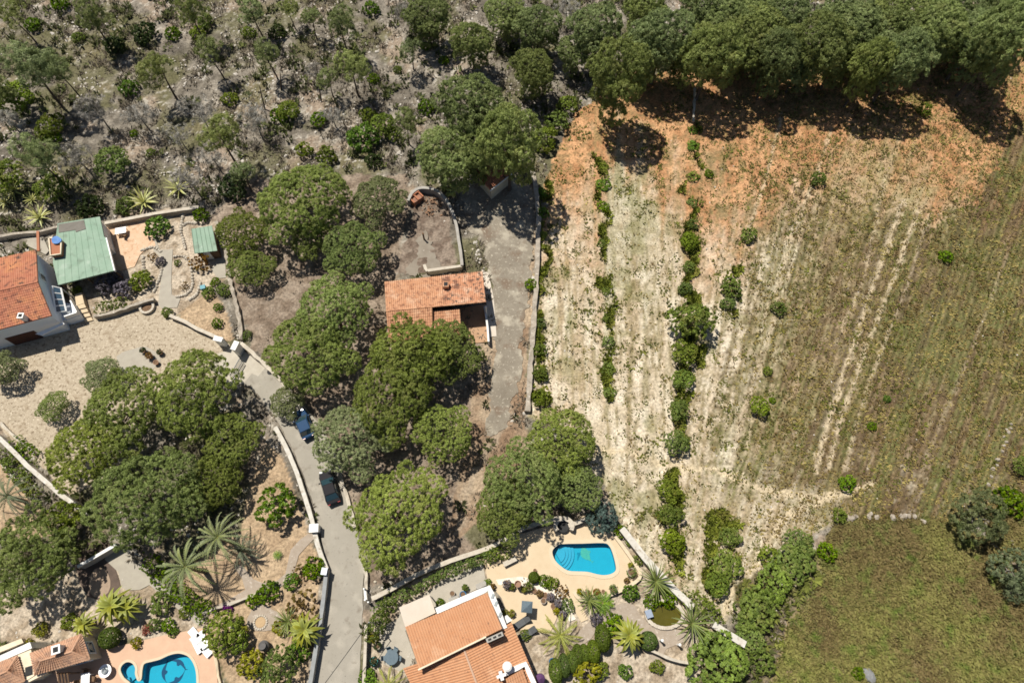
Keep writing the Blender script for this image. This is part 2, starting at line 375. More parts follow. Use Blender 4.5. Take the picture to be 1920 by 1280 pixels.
    for pts, wd in (([(1672, 410), (1620, 560), (1575, 690), (1530, 830)], 7), ([(1740, 430), (1690, 580), (1640, 720)], 6), ([(1800, 420), (1760, 560), (1690, 760)], 9)):
        f = line(f, pts, wd, (.10, .075, .045), .6)
    f = line(f, [(1640, 690), (1700, 300)], 2, (.3, .2, .1), .0)
    c = mix(c, f, t)
    for pts, wd, k in (([(1115, 845), (1180, 845), (1235, 868), (1290, 878), (1340, 880), (1400, 905), (1440, 920), (1520, 930), (1590, 925), (1640, 905)], 8, .95),
                       ([(1590, 925), (1540, 935), (1480, 965), (1450, 990)], 10, .85), ([(1460, 990), (1420, 1050), (1385, 1100), (1360, 1130), (1362, 1165)], 9, .9), ([(1250, 870), (1235, 930), (1245, 1000)], 10, .4),
                       ([(1450, 165), (1700, 168), (1790, 158), (1850, 150)], 3, .7)):
        c = line(c, pts, wd, (.66, .54, .36) if pts[0][1] > 200 else (.6, .33, .17), k)
    # meadow
    t = pip(wx, wy, MEADOW) * 1.
    md = mix((.31, .235, .13), (.23, .255, .085), sst(.36, .62, fbm(x * .13, y * .13, 71)))
    md = mix(md, (.26, .155, .09), sst(.5, .66, fbm(x * .09, y * .09, 73)) * .5)
    md = mix(md, (.15, .22, .055), sst(.54, .68, fbm(x * .2, y * .2, 77)) * .6)
    md = mix(md, (.33, .27, .13), sst(.5, .75, fbm((x + y) * 1.2, (x - y) * .35, 75)) * .7)
    md = mix(md, (.10, .085, .04), sst(.52, .7, fbm((x + y) * 1.6, (x - y) * .4, 79)) * .7)
    c = mix(c, md, t)
    t = pip(wx, wy, FARFIELD) * 1.; c = mix(c, mix((.22, .12, .075), (.2, .16, .07), sst(.4, .65, n_mid)), t)
    t = pip(wx, wy, THICKET) * 1.; c = mix(c, mix((.10, .09, .04), (.22, .18, .11), sst(.4, .65, n_f)), t)
    for tp in TANS:
        t = pip(px + (wx - px) * .4, py + (wy - py) * .4, tp) * 1.; c = mix(c, mix((.40, .285, .18), (.53, .395, .255), sst(.3, .7, n_f * .6 + n_mid * .4)), t)
    for tp in GARDENS:
        t = pip(px + (wx - px) * .3, py + (wy - py) * .3, tp) * 1.; c = mix(c, mix((.34, .265, .185), (.56, .47, .36), sst(.35, .62, n_f)), t)
    # dry verges beside the drive
    t = pip(wx, wy, [(905, 640), (935, 620), (960, 560), (990, 440), (1006, 440), (1001, 560), (990, 690), (985, 790), (1000, 860), (930, 950), (870, 1010), (840, 990), (868, 860), (890, 740)]) * 1.
    c = mix(c, mix((.27, .18, .115), (.44, .34, .235), sst(.35, .65, n_mid)), t)
    c = line(c, [(952, 770), (925, 830), (893, 880), (872, 930), (862, 990)], 13, (.40, .32, .235), .75)
    c = line(c, [(935, 760), (905, 830), (875, 900)], 4, (.22, .15, .1), .6)
    return np.clip(c * .76 * (.9 + .2 * n_s[:, None]), 0, 1)
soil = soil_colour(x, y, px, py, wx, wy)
flat = np.zeros(len(x), bool)
for hp in HARD + GARDENS + TANS:
    for dx, dy in ((0, 0), (9, 0), (-9, 0), (0, 9), (0, -9)): flat |= pip(px + dx, py + dy, hp)
infield = pip(px, py, FIELD) | pip(px, py, MEADOW)
z = (fbm(x * .3, y * .3, 81) - .5) * np.where(infield, .22, .8) + (fbm(x * 1.4, y * 1.4, 85) - .5) * np.where(infield, .10, .22)
z = np.where(flat, -.06, z - .02); z = np.where((np.abs(x) > 150) | (y > 170) | (y < -25), -.1, z)
def sunk(pl, g):
    m = np.zeros(len(x), bool); q = np.array(pl); c = q.mean(0)
    for k in (1.0, 1.06): m |= pip(px, py, [tuple(c + (p - c) * k) for p in q])
    return m
for pl in (POOL, POOL2): z = np.where(sunk(pl, 0), -2.6, z)
nx, ny = len(gx), len(gy); ii = (np.arange(ny - 1)[:, None] * nx + np.arange(nx - 1)[None, :]).ravel()
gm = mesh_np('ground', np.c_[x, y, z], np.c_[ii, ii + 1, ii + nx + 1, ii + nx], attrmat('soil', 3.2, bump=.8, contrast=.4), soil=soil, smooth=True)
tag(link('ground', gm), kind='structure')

# ------------------------------------------------------------------ countless small stuff on the ground
G = np.random.default_rng(5)
def scatter(n, polys, notin=(), dens=None, box=(-95, 95, -14, 108), wob=0):
    X = G.uniform(box[0], box[1], n); Y = G.uniform(box[2], box[3], n); a, b = PIX(X, Y)
    k = (a > -60) & (a < 1980) & (b > -40) & (b < 1320)
    if polys is not None:
        m = np.zeros(n, bool)
        for p_ in polys: m |= pip(a + wob * (vn(X * .45, Y * .45, 181) - .5), b + wob * (vn(X * .45, Y * .45, 183) - .5), p_)
        k &= m
    for p_ in notin:
        for ox, oy in ((0, 0), (5, 5), (-5, 5), (5, -5), (-5, -5)): k &= ~pip(a + ox, b + oy, p_)
    if dens is not None: k &= G.random(n) < dens(X, Y, a, b)
    return X[k], Y[k]
def tufts(X, Y, blades, rad, hgt, wid, tint, spread=1., colj=.2):
    n = len(X); X = np.repeat(X, blades); Y = np.repeat(Y, blades); rad = np.repeat(rad, blades); hh = np.repeat(hgt, blades); t = np.repeat(tint, blades)
    m = len(X); a = G.uniform(0, 2 * np.pi, m); rr = rad * np.sqrt(G.random(m)) * .6
    bx, by = X + rr * np.cos(a), Y + rr * np.sin(a); a2 = a + G.normal(0, .7, m)
    L = rad * G.uniform(.5, 1.2, m) * spread; zt = hh * G.uniform(.4, 1.1, m)
    ex, ey = bx + L * np.cos(a2), by + L * np.sin(a2); wx_, wy_ = -np.sin(a2) * wid * rad, np.cos(a2) * wid * rad
    V = np.stack([np.c_[bx - wx_ * .5, by - wy_ * .5, np.full(m, -.06)], np.c_[bx + wx_ * .5, by + wy_ * .5, np.full(m, -.06)],
                  np.c_[(bx + ex) / 2 + wx_, (by + ey) / 2 + wy_, zt * .85], np.c_[ex, ey, zt]], 1).reshape(-1, 3)
    Fq = np.arange(m * 4).reshape(m, 4); tt = np.repeat(np.clip(t + G.normal(0, colj, m), 0, 1), 4)
    return V, Fq, tt
NOHARD = HARD + TANS + GARDENS
lm_weed = leafmat('weed_leaf', (.06, .065, .022), (.17, .18, .055), None, .8, .15)
lm_dry = leafmat('dry_grass', (.11, .08, .04), (.33, .29, .13), None, .85, .15)
lm_mead = leafmat('meadow_grass', (.262, .218, .118), (.338, .338, .145), (.195, .265, .088), .85, .4)
lm_brush = leafmat('grey_brush', (.10, .08, .057), (.29, .245, .19), None, .9, .1)
lm_low = leafmat('low_scrub', (.055, .065, .02), (.18, .195, .06), (.19, .17, .09), .8, .15)
def stuff(name, V, Fq, tt, m): return tag(link(name, mesh_np(name, V, Fq, m, tt)), kind='stuff')
# weeds on the pale terraces
d = lambda X, Y, a, b: np.clip(sst(.42, .62, fbm(X * .45, Y * .45, 101)) * (.35 + .65 * fbm(X * 1.5, Y * 1.5, 107)) * 1.2, .04, 1)
X, Y = scatter(95000, [FIELD], NOHARD, d); n = len(X)
stuff('field_weeds', *tufts(X, Y, 6, G.uniform(.10, .30, n) * (1 + (G.random(n) < .06) * .8), G.uniform(.06, .25, n), .42, np.clip(G.normal(.4, .25, n), 0, 1)), lm_weed)
d = lambda X, Y, a, b: sst(1330, 1520, a) * .8 + .12
X, Y = scatter(110000, [FIELD], NOHARD, d); n = len(X)
stuff('dry_field_grass', *tufts(X, Y, 4, G.uniform(.15, .4, n), G.uniform(.1, .35, n), .3, np.clip(fbm(X * .5, Y * .5, 111) * 1.5 - .35, 0, 1)), lm_dry)
X, Y = scatter(110000, [MEADOW, FARFIELD], [THICKET], None, (20, 95, -14, 40)); n = len(X)
stuff('meadow_grass', *tufts(X, Y, 5, G.uniform(.2, .5, n), G.uniform(.15, .5, n), .22, np.clip(fbm(X * .2, Y * .2, 121) * 2.2 - .62, 0, 1), 1.3), lm_mead)
# scrub on the hillside
HILLX = NOHARD + [FIELD, MEADOW, FARFIELD, PINEFLOOR, COURT]
d = lambda X, Y, a, b: np.clip(sst(.4, .6, fbm(X * .22, Y * .22, 131)) + .12, 0, 1)
X, Y = scatter(42000, None, HILLX, d); n = len(X)
stuff('dry_brush', *tufts(X, Y, 9, G.uniform(.2, .65, n), G.uniform(.15, .6, n), .16, np.clip(G.normal(.5, .25, n), 0, 1), 1.2), lm_brush)
d = lambda X, Y, a, b: np.clip(sst(.46, .64, fbm(X * .2, Y * .2, 141)), 0, 1) * .9 + .05
X, Y = scatter(15000, None, HILLX, d); n = len(X)
stuff('low_scrub', *tufts(X, Y, 16, G.uniform(.25, .75, n), G.uniform(.25, .8, n), .26, np.clip(G.normal(.45, .25, n), 0, 1)), lm_low)
X, Y = scatter(9000, [PINEFLOOR, THICKET], HARD + [COURT]); n = len(X)
stuff('dry_undergrowth', *tufts(X, Y, 8, G.uniform(.15, .45, n), G.uniform(.05, .3, n), .16, np.clip(G.normal(.6, .25, n), 0, 1), 1.2), lm_brush)
X, Y = scatter(1500, [THICKET], [DRIVE, ROAD], None, (20, 60, -12, 20)); n = len(X)
stuff('thicket_undergrowth', *tufts(X, Y, 16, G.uniform(.3, .8, n), G.uniform(.3, .9, n), .26, np.clip(G.normal(.5, .25, n), 0, 1)), lm_low)
# the hedgerow strips between the terraces
d = lambda X, Y, a, b: np.clip(sst(.38, .6, fbm(X * .4, Y * .4, 161)), .06, 1)
ROWS = [[(1126, 295), (1136, 295), (1134, 470), (1146, 620), (1154, 760), (1136, 760), (1132, 600), (1126, 440)], [(1297, 225), (1302, 225), (1300, 420), (1300, 560), (1315, 640), (1296, 720), (1286, 850), (1252, 850), (1264, 720), (1276, 560), (1290, 420)],
        [(1010, 560), (1022, 560), (1028, 770), (1000, 770), (1005, 650)], [(1018, 340), (1030, 340), (1022, 540), (1012, 540)], [(1236, 880), (1270, 880), (1285, 1060), (1240, 1060)], [(1355, 520), (1390, 505), (1382, 590), (1358, 590)], [(1340, 970), (1390, 960), (1395, 1090), (1330, 1110)]]
X, Y = scatter(42000, ROWS, [DRIVE], d, (2, 45, 5, 80), 40); n = len(X)
stuff('hedgerow_scrub', *tufts(X, Y, 16, G.uniform(.2, .5, n), G.uniform(.2, .7, n), .3, np.clip(G.normal(.45, .25, n), 0, 1)), leafmat('hedgerow_leaves', (.09, .11, .03), (.27, .31, .085), (.28, .26, .10), .8, .2))
# stones
def stones(name, X, Y, r, m):
    n = len(X); u = np.array([(1, 0, 0), (.3, .95, 0), (-.8, .6, 0), (-.8, -.6, 0), (.3, -.95, 0), (.1, .1, .75), (-.3, -.2, .7)], float)
    a = G.uniform(0, 2 * np.pi, n); V = np.repeat(u[None], n, 0) * G.uniform(.65, 1.25, (n, 7, 1)); c, s = np.cos(a)[:, None], np.sin(a)[:, None]
    V = np.stack([V[..., 0] * c - V[..., 1] * s * .75, V[..., 0] * s + V[..., 1] * c * .75, V[..., 2] * .8], -1) * r[:, None, None]
    V += np.stack([X, Y, np.full(n, -.03)], -1)[:, None]
    f = np.array([(0, 1, 5), (1, 2, 5), (2, 6, 5), (2, 3, 6), (3, 4, 6), (4, 5, 6), (4, 0, 5)])
    Fq = (f[None] + np.arange(n)[:, None, None] * 7).reshape(-1, 3)
    return tag(link(name, mesh_np(name, V.reshape(-1, 3), Fq, m)), kind='stuff')
m_rock = mat('limestone', (.71, .67, .60), (.42, .37, .31), 2.5, bump=.3)
d = lambda X, Y, a, b: np.clip(sst(.46, .62, fbm(X * .16, Y * .16, 151)) * sst(.3, .6, fbm(X * .9, Y * .9, 155)) + .03, 0, 1)
X, Y = scatter(75000, None, HILLX, d); n = len(X)
stones('hillside_rubble', X, Y, np.abs(G.normal(.08, .10, n)) + .06, m_rock)
X, Y = scatter(2600, GARDENS + [COURT], HARD); stones('garden_gravel', X, Y, G.uniform(.06, .2, len(X)), m_rock)
X, Y = scatter(900, [[(690, 1085), (745, 1070), (735, 1105), (695, 1125)], [(862, 455), (905, 470), (918, 510), (868, 505)]], [], None, (-25, 0, 5, 60)); stones('loose_rubble', X, Y, G.uniform(.08, .3, len(X)), mat('pale_stone', (.66, .60, .48), (.45, .38, .28), 3))
X, Y = scatter(1700, [FIELD], HARD); stones('field_stones', X, Y, G.uniform(.05, .16, len(X)), m_rock)
# hard-standing
tag(sheet('gravel_yard', YARD, .0, ragged=.25, m=mat('yard_gravel', (.39, .32, .225), (.57, .48, .36), .5, bump=.8, bscale=5, spots=[((.24, .18, .12), 2.6, .52, .64), ((.66, .57, .43), 3.6, .54, .66), ((.30, .23, .15), .5, .55, .7)])), kind='structure')
sheet('concrete_apron', APRON, .03, mat('apron_concrete', (.58, .53, .44), (.46, .41, .33), .9, bump=.1))
sheet('road', ROAD, .026, ragged=.07, m=mat('asphalt', (.40, .365, .305), (.34, .31, .255), .35, bump=.2, bscale=20, spots=[((.45, .41, .34), .5, .52, .68), ((.26, .225, .18), .8, .58, .72), ((.22, .2, .17), 4, .62, .7)]))
sheet('gravel_drive', DRIVE, .02, mat('drive_gravel', (.22, .187, .143), (.31, .27, .21), .3, bump=.5, bscale=7, spots=[((.46, .41, .32), .4, .53, .66), ((.21, .155, .11), .35, .54, .66), ((.16, .12, .085), 1.5, .58, .7), ((.50, .45, .36), 3, .57, .68)]), smooth=3, ragged=.5)
m_tile = mat('cream_paving', (.70, .56, .38), (.63, .49, .32), .8, rough=.8, spots=[((.62, .45, .27), 2.5, .64, .76)])
m_pink = mat('pink_paving', (.70, .47, .32), (.62, .40, .27), .9, rough=.8, spots=[((.52, .33, .22), 2.2, .64, .78)])
m_terra = mat('terracotta_paving', (.66, .42, .26), (.70, .52, .36), 1.2, rough=.8, spots=[((.48, .27, .15), 1.6, .54, .68), ((.71, .60, .45), 2.4, .6, .7)])
def holed(name, outer, hole, z, m, depth=.3):
    import bmesh
    bm = bmesh.new(); loops = []
    for pl in (xy(outer, z), xy(hole, z)):
        vs_ = [bm.verts.new((a, b, z)) for a, b in pl]; loops.append([bm.edges.new((vs_[i], vs_[(i + 1) % len(vs_)])) for i in range(len(vs_))])
    bmesh.ops.triangle_fill(bm, use_beauty=True, use_dissolve=False, edges=loops[0] + loops[1])
    for f_ in bm.faces:
        if f_.normal.z < 0: f_.normal_flip()
    r_ = bmesh.ops.extrude_edge_only(bm, edges=[e for e in bm.edges if e.is_boundary])
    for v_ in r_['geom']:
        if isinstance(v_, bmesh.types.BMVert): v_.co.z -= depth
    me = bpy.data.meshes.new(name); bm.to_mesh(me); bm.free(); me.materials.append(m)
    return tag(link(name, me), kind='structure')
holed('pool_terrace', PATIO_POOL, POOL, .05, m_tile)
holed('south_terrace', PATIO_SOUTH, POOL2, .05, m_pink)
sheet('west_terrace', PATIO_WEST, .03, m_terra)
m_path = mat('path_concrete', (.47, .43, .35), (.38, .34, .28), .9, bump=.15, bscale=10)
m_crazy = mat('crazy_paving', (.44, .37, .30), (.36, .29, .22), 1.8, bump=.3, spots=[((.55, .48, .40), 2.2, .58, .66), ((.22, .17, .13), 2.8, .66, .72)])
sheet('garden_path', [(281, 430), (292, 450), (300, 468), (324, 468), (322, 500), (321, 530), (322, 552), (338, 560), (332, 576), (303, 578), (296, 570), (300, 540), (305, 500), (298, 480), (288, 470), (276, 440)], .02, m_path)
sheet('shed_path', [(400, 425), (412, 440), (422, 490), (424, 520), (408, 522), (396, 505), (410, 480)], .02, m_path)
sheet('courtyard_shade_floor', [(142, 1062), (165, 1015), (215, 1022), (214, 1060), (226, 1098), (205, 1122), (165, 1118)], .012, mat('shade_dark_floor', (.10, .075, .06), (.16, .115, .09), 1.5), smooth=2)  # deep shade over the court is put into this dark floor colour
sheet('sunlit_tan_pad', [(170, 1112), (168, 1085), (178, 1066), (196, 1066), (207, 1088), (203, 1110), (186, 1120)], .03, mat('sunlit_tan_pad', (.44, .33, .235), (.34, .25, .18), 2), smooth=2)  # paler tan pad stands for the sunlit patch within the painted shade
sheet('sloping_path', [(196, 1048), (214, 1024), (240, 1028), (262, 1036), (272, 1058), (300, 1090), (345, 1128), (382, 1165), (370, 1172), (318, 1128), (280, 1096), (262, 1105), (236, 1106), (228, 1100), (222, 1072)], .02, m_path)
sheet('paved_walk', [(578, 1000), (588, 1010), (560, 1040), (545, 1085), (500, 1112), (430, 1135), (395, 1150), (392, 1140), (460, 1105), (440, 1065), (455, 1060), (475, 1085), (505, 1092), (535, 1075), (545, 1030)], .015, m_crazy, smooth=2)
sheet('paved_circle', [(478, 1135), (492, 1128), (510, 1142), (525, 1150), (525, 1165), (510, 1180), (480, 1182), (462, 1170), (468, 1150)], .015, m_crazy, smooth=2)
sheet('pond_walk', [(1105, 1165), (1150, 1135), (1185, 1130), (1200, 1152), (1225, 1172), (1280, 1182), (1290, 1200), (1250, 1215), (1232, 1245), (1210, 1215), (1195, 1180), (1165, 1160), (1125, 1172), (1110, 1195), (1085, 1210), (1085, 1185)], .02, m_crazy, smooth=2)
sheet('house_yard', [(745, 1160), (752, 1140), (800, 1110), (830, 1085), (905, 1052), (912, 1095), (820, 1140), (760, 1182), (785, 1250), (755, 1260), (720, 1245), (705, 1210), (700, 1180)], .02, mat('yard_concrete', (.42, .38, .31), (.50, .45, .37), 1.2, bump=.2))
sheet('white_walk', [(930, 1086), (975, 1080), (1010, 1086), (1035, 1098), (1066, 1130), (1080, 1160), (1068, 1165), (1045, 1130), (1010, 1106), (970, 1096), (935, 1096)], .07, mat('white_paving', (.74, .68, .58), (.64, .57, .46), 1.2))
sheet('front_step_paving', [(903, 505), (916, 512), (926, 560), (931, 630), (915, 632), (912, 570)], .06, mat('pale_paving', (.62, .54, .44), (.70, .63, .54), 1.2, spots=[((.42, .33, .25), 1.5, .6, .72)]))
sheet('yard_terrace', [(728, 520), (770, 498), (785, 470), (778, 450), (800, 432), (812, 470), (820, 500), (860, 497), (820, 512), (740, 524)], .02, mat('grey_gravel', (.33, .29, .235), (.24, .20, .155), .8, bump=.4), smooth=2, ragged=.5)
sheet('turning_pad', [(218, 668), (250, 654), (275, 650), (300, 668), (296, 685), (270, 700), (235, 700)], .02, m_path, smooth=2)
# ------------------------------------------------------------------ plant builders (each made once, then copied)
def unit(n):
    v = G.normal(size=(n, 3)); return v / np.linalg.norm(v, axis=1)[:, None]
def leaves(C, N, cr, T, K, ll, lw, spread=.8):
    """K leaf faces round each clump centre C (outward N, radius cr, tint T)"""
    n = len(C); C = np.repeat(C, K, 0); N = np.repeat(N, K, 0); cr = np.repeat(cr, K); T = np.repeat(T, K)
    d = N * 1.1 + G.normal(size=C.shape) * .5; d /= np.linalg.norm(d, axis=1)[:, None]
    c = C + d * (cr * G.uniform(.45, 1.0, len(C)))[:, None]
    nn = d + G.normal(size=C.shape) * spread; nn /= np.linalg.norm(nn, axis=1)[:, None]
    u = np.cross(nn, unit(len(C))); u /= np.linalg.norm(u, axis=1)[:, None]; v = np.cross(nn, u)
    L = (ll * G.uniform(.6, 1.3, len(C)))[:, None]; W = (lw * G.uniform(.6, 1.3, len(C)))[:, None]
    V = np.stack([c - u * L, c + v * W, c + u * L, c - v * W], 1).reshape(-1, 3)
    return V, np.arange(len(C) * 4).reshape(-1, 4), np.repeat(np.clip(T + G.normal(0, .16, len(C)), 0, 1), 4)
def crown(name, lobes, dens, cr, K, ll, lw, m, zlow=-.25, keep=.8, spread=.42, inner=0):
    Cs, Ns, Ts = [], [], []
    L = [(np.array(c, float), np.array(r if hasattr(r, '__len__') else (r, r, r * .8), float)) for c, r in lobes]
    for i, (c, r) in enumerate(L):
        n = int(dens * r[0] * r[1] * 7 * (G.choice([1., 1., .9, .75]) if len(L) > 9 else 1.)); d = unit(n); d = d[d[:, 2] > zlow]; p = c + d * r * (G.uniform(.82, 1.04, len(d)))[:, None]
        k = np.ones(len(p), bool)
        for j, (c2, r2) in enumerate(L):
            if j != i: k &= (((p - c2) / r2) ** 2).sum(1) > keep
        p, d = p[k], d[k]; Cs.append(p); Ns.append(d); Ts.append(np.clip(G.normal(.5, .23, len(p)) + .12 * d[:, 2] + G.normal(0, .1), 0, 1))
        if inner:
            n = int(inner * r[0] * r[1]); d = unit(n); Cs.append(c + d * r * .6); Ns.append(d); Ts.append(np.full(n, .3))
    C, N, T = np.concatenate(Cs), np.concatenate(Ns), np.concatenate(Ts)
    V, Fq, t = leaves(C, N, cr * G.uniform(.7, 1.3, len(C)), T, K, ll, lw, spread)
    return mesh_np(name, V, Fq, m, t)
m_bark = mat('pine_bark', (.17, .125, .09), (.09, .065, .05), 3, bump=.5)
m_grey = mat('grey_bark', (.33, .30, .26), (.20, .175, .145), 3, bump=.3)
lm_pine = leafmat('pine_needles', (.145, .18, .05), (.37, .43, .14), (.39, .41, .16))
lm_pine2 = leafmat('grey_pine_needles', (.18, .20, .085), (.42, .45, .22), (.40, .41, .22))
lm_forest = leafmat('forest_needles', (.13, .16, .058), (.36, .415, .175), (.36, .38, .17))
lm_thin = leafmat('thin_pine_needles', (.14, .168, .06), (.385, .43, .19), (.37, .385, .19), trans=.45)
def limbs(name, m, h, r, k, rnd, z0=.45, reach=2., lean=.4):
    mb = MB(); lx, ly = rnd.uniform(-lean, lean), rnd.uniform(-lean, lean)
    pts = [(lx * math.sin(t * 2.2) * t, ly * t * t, h * t) for t in (-.03, .15, .35, .55, .75, 1)]
    mb.tube(pts, [r * 1.25, r, r * .85, r * .68, r * .5, r * .22], 8)
    for i in range(k):
        a = i * 2.4 + rnd.random(); t = z0 + (1 - z0) * (i + .5) / k * .85; q = Vector((lx * math.sin(t * 2.2) * t, ly * t * t, h * t)); rr = reach * rnd.uniform(.6, 1)
        e = q + Vector((math.cos(a) * rr, math.sin(a) * rr, h * .16 * rnd.uniform(.5, 1.2))); md = q.lerp(e, .5) + Vector((0, 0, -.05 * h * .3))
        mb.tube([q, md, e], [r * .38, r * .26, r * .08], 5)
    return mb.mesh(name, m, (0, 0, 0), True)
def dome(rnd, R_, zc, nring, lob, flat=.62):
    out = [((rnd.uniform(-.5, .5), rnd.uniform(-.5, .5), zc + R_ * .16), (R_ * .42, R_ * .42, R_ * .36))]
    for k in range(nring):
        a = 2 * math.pi * (k + rnd.uniform(-.3, .3)) / nring; rr = R_ * rnd.uniform(.32, .56); r = R_ * lob * rnd.uniform(.75, 1.2)
        out.append(((rr * math.cos(a), rr * math.sin(a), zc + rnd.uniform(-.03, .1) * R_), (r, r, r * .8)))
    for k in range(nring + 4):
        a = 2 * math.pi * (k + rnd.uniform(-.4, .4)) / (nring + 4); rr = R_ * rnd.uniform(.6, .86); r = R_ * lob * rnd.uniform(.42, .85)
        out.append(((rr * math.cos(a), rr * math.sin(a), zc + rnd.uniform(-.22, -.02) * R_), (r, r, r * .8)))
    return out
KIND = {}
def reg(k, name, cat, R0, hc, variants, group): KIND[k] = dict(name=name, cat=cat, R0=R0, hc=hc, var=variants, group=group, i=0)
rnd = random.Random(3)
V_ = []
for i in range(4):
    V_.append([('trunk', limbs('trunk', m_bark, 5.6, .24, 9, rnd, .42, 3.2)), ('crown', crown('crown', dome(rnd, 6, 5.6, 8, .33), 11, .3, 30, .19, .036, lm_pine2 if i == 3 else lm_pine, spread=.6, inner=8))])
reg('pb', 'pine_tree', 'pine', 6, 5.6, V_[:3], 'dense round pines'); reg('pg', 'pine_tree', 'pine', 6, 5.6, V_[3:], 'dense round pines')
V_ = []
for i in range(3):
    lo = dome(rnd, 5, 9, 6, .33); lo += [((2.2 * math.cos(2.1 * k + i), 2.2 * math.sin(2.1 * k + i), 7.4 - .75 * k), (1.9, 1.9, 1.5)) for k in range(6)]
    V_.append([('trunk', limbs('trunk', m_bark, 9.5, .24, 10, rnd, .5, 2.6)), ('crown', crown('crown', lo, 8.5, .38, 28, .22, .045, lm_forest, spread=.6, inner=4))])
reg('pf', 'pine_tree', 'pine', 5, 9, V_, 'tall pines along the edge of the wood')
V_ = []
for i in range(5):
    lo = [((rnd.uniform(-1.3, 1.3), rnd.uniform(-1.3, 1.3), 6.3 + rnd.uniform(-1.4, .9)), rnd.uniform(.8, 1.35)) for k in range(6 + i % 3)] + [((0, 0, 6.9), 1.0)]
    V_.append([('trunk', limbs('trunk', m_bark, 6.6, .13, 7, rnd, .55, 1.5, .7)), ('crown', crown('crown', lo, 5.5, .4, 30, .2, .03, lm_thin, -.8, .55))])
reg('ps', 'pine_tree', 'pine', 2.6, 6.3, V_, 'thin pines on the scrub hillside')
lm_twig = leafmat('grey_twigs', (.17, .155, .13), (.40, .38, .34), None, .9, .1)
V_ = []
for i in range(3):
    lo = [((rnd.uniform(-1.2, 1.2), rnd.uniform(-1.2, 1.2), 4.4 + rnd.uniform(-.9, .7)), rnd.uniform(.7, 1.2)) for k in range(6)]
    V_.append([('trunk', limbs('trunk', m_grey, 4.6, .11, 9, rnd, .4, 1.5, .6)), ('crown', crown('crown', lo, 3.2, .45, 20, .34, .02, lm_twig, -.9, .4))])
reg('dd', 'dead_tree', 'dead tree', 2.4, 4.4, V_, 'grey leafless trees on the hillside')
def shrubs(n, m, dens=20, cr=.17, K=20, ll=.1, lw=.062, nl=5, z=.75, name='foliage', spread=.8, squash=.85):
    out = []
    for i in range(n):
        lo = [((0, 0, z), (.75, .75, .75 * squash))] + [((.62 * math.cos(a + i), .62 * math.sin(a + i), z * rnd.uniform(.6, 1.05)), (.5, .5, .5 * squash)) for a in [2 * math.pi * k / nl + rnd.uniform(-.4, .4) for k in range(nl)]]
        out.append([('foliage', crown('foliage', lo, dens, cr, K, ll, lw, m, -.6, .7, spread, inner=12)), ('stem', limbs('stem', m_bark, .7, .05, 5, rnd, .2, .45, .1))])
    return out
lm_bright = leafmat('bright_leaves', (.065, .125, .014), (.21, .31, .04), None, .5, .3)
lm_mid = leafmat('shrub_leaves', (.085, .12, .028), (.27, .335, .085), (.32, .32, .11))
lm_dark = leafmat('dark_leaves', (.028, .045, .016), (.09, .12, .038), None)
lm_olive = leafmat('olive_leaves', (.095, .115, .055), (.27, .30, .155), (.16, .21, .09))
lm_yel = leafmat('yellow_leaves', (.13, .13, .02), (.38, .36, .055), None, .5, .3)
lm_lilac = leafmat('lilac_blossom', (.11, .10, .10), (.30, .27, .31), (.12, .14, .06))
lm_red = leafmat('red_blossom', (.28, .06, .05), (.50, .16, .13), None)
lm_purple = leafmat('purple_blossom', (.16, .03, .16), (.36, .09, .36), None)
lm_rust = leafmat('rust_leaves', (.15, .085, .035), (.33, .22, .07), (.14, .16, .04))
lm_blue = leafmat('blue_needles', (.07, .11, .095), (.20, .27, .24), None)
reg('sb', 'shrub', 'shrub', 1.1, .75, shrubs(3, lm_bright), 'green shrubs'); reg('sm', 'shrub', 'shrub', 1.1, .75, shrubs(4, lm_mid), 'green shrubs')
reg('sd', 'shrub', 'shrub', 1.1, .75, shrubs(2, lm_dark), 'green shrubs'); reg('sy', 'shrub', 'shrub', 1.1, .75, shrubs(2, lm_yel), 'yellow green garden shrubs')
reg('sl', 'shrub', 'shrub', 1.1, .75, shrubs(2, lm_lilac), 'flowering shrubs'); reg('sr', 'shrub', 'shrub', 1.1, .75, shrubs(1, lm_red), 'flowering shrubs')
reg('sp', 'shrub', 'shrub', 1.1, .75, shrubs(1, lm_purple), 'flowering shrubs'); reg('su', 'shrub', 'shrub', 1.1, .75, shrubs(2, lm_rust, 6), 'rusty brown shrubs')
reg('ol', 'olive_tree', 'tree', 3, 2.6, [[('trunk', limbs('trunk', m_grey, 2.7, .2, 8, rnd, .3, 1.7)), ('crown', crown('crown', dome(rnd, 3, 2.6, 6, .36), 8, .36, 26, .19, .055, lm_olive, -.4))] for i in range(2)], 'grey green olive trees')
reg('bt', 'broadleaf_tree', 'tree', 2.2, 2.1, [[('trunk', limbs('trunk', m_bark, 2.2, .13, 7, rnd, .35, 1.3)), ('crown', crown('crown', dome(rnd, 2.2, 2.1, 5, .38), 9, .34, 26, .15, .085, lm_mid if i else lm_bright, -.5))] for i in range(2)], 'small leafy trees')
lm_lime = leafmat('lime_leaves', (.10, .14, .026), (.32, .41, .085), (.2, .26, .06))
reg('dk', 'dark_tree', 'tree', 2.6, 2.9, [[('trunk', limbs('trunk', m_bark, 2.8, .15, 7, rnd, .35, 1.3)), ('crown', crown('crown', dome(rnd, 2.6, 2.9, 6, .38), 13, .3, 24, .13, .07, lm_lime if i == 1 else lm_mid, -.6))] for i in range(3)], 'bushy evergreen trees')
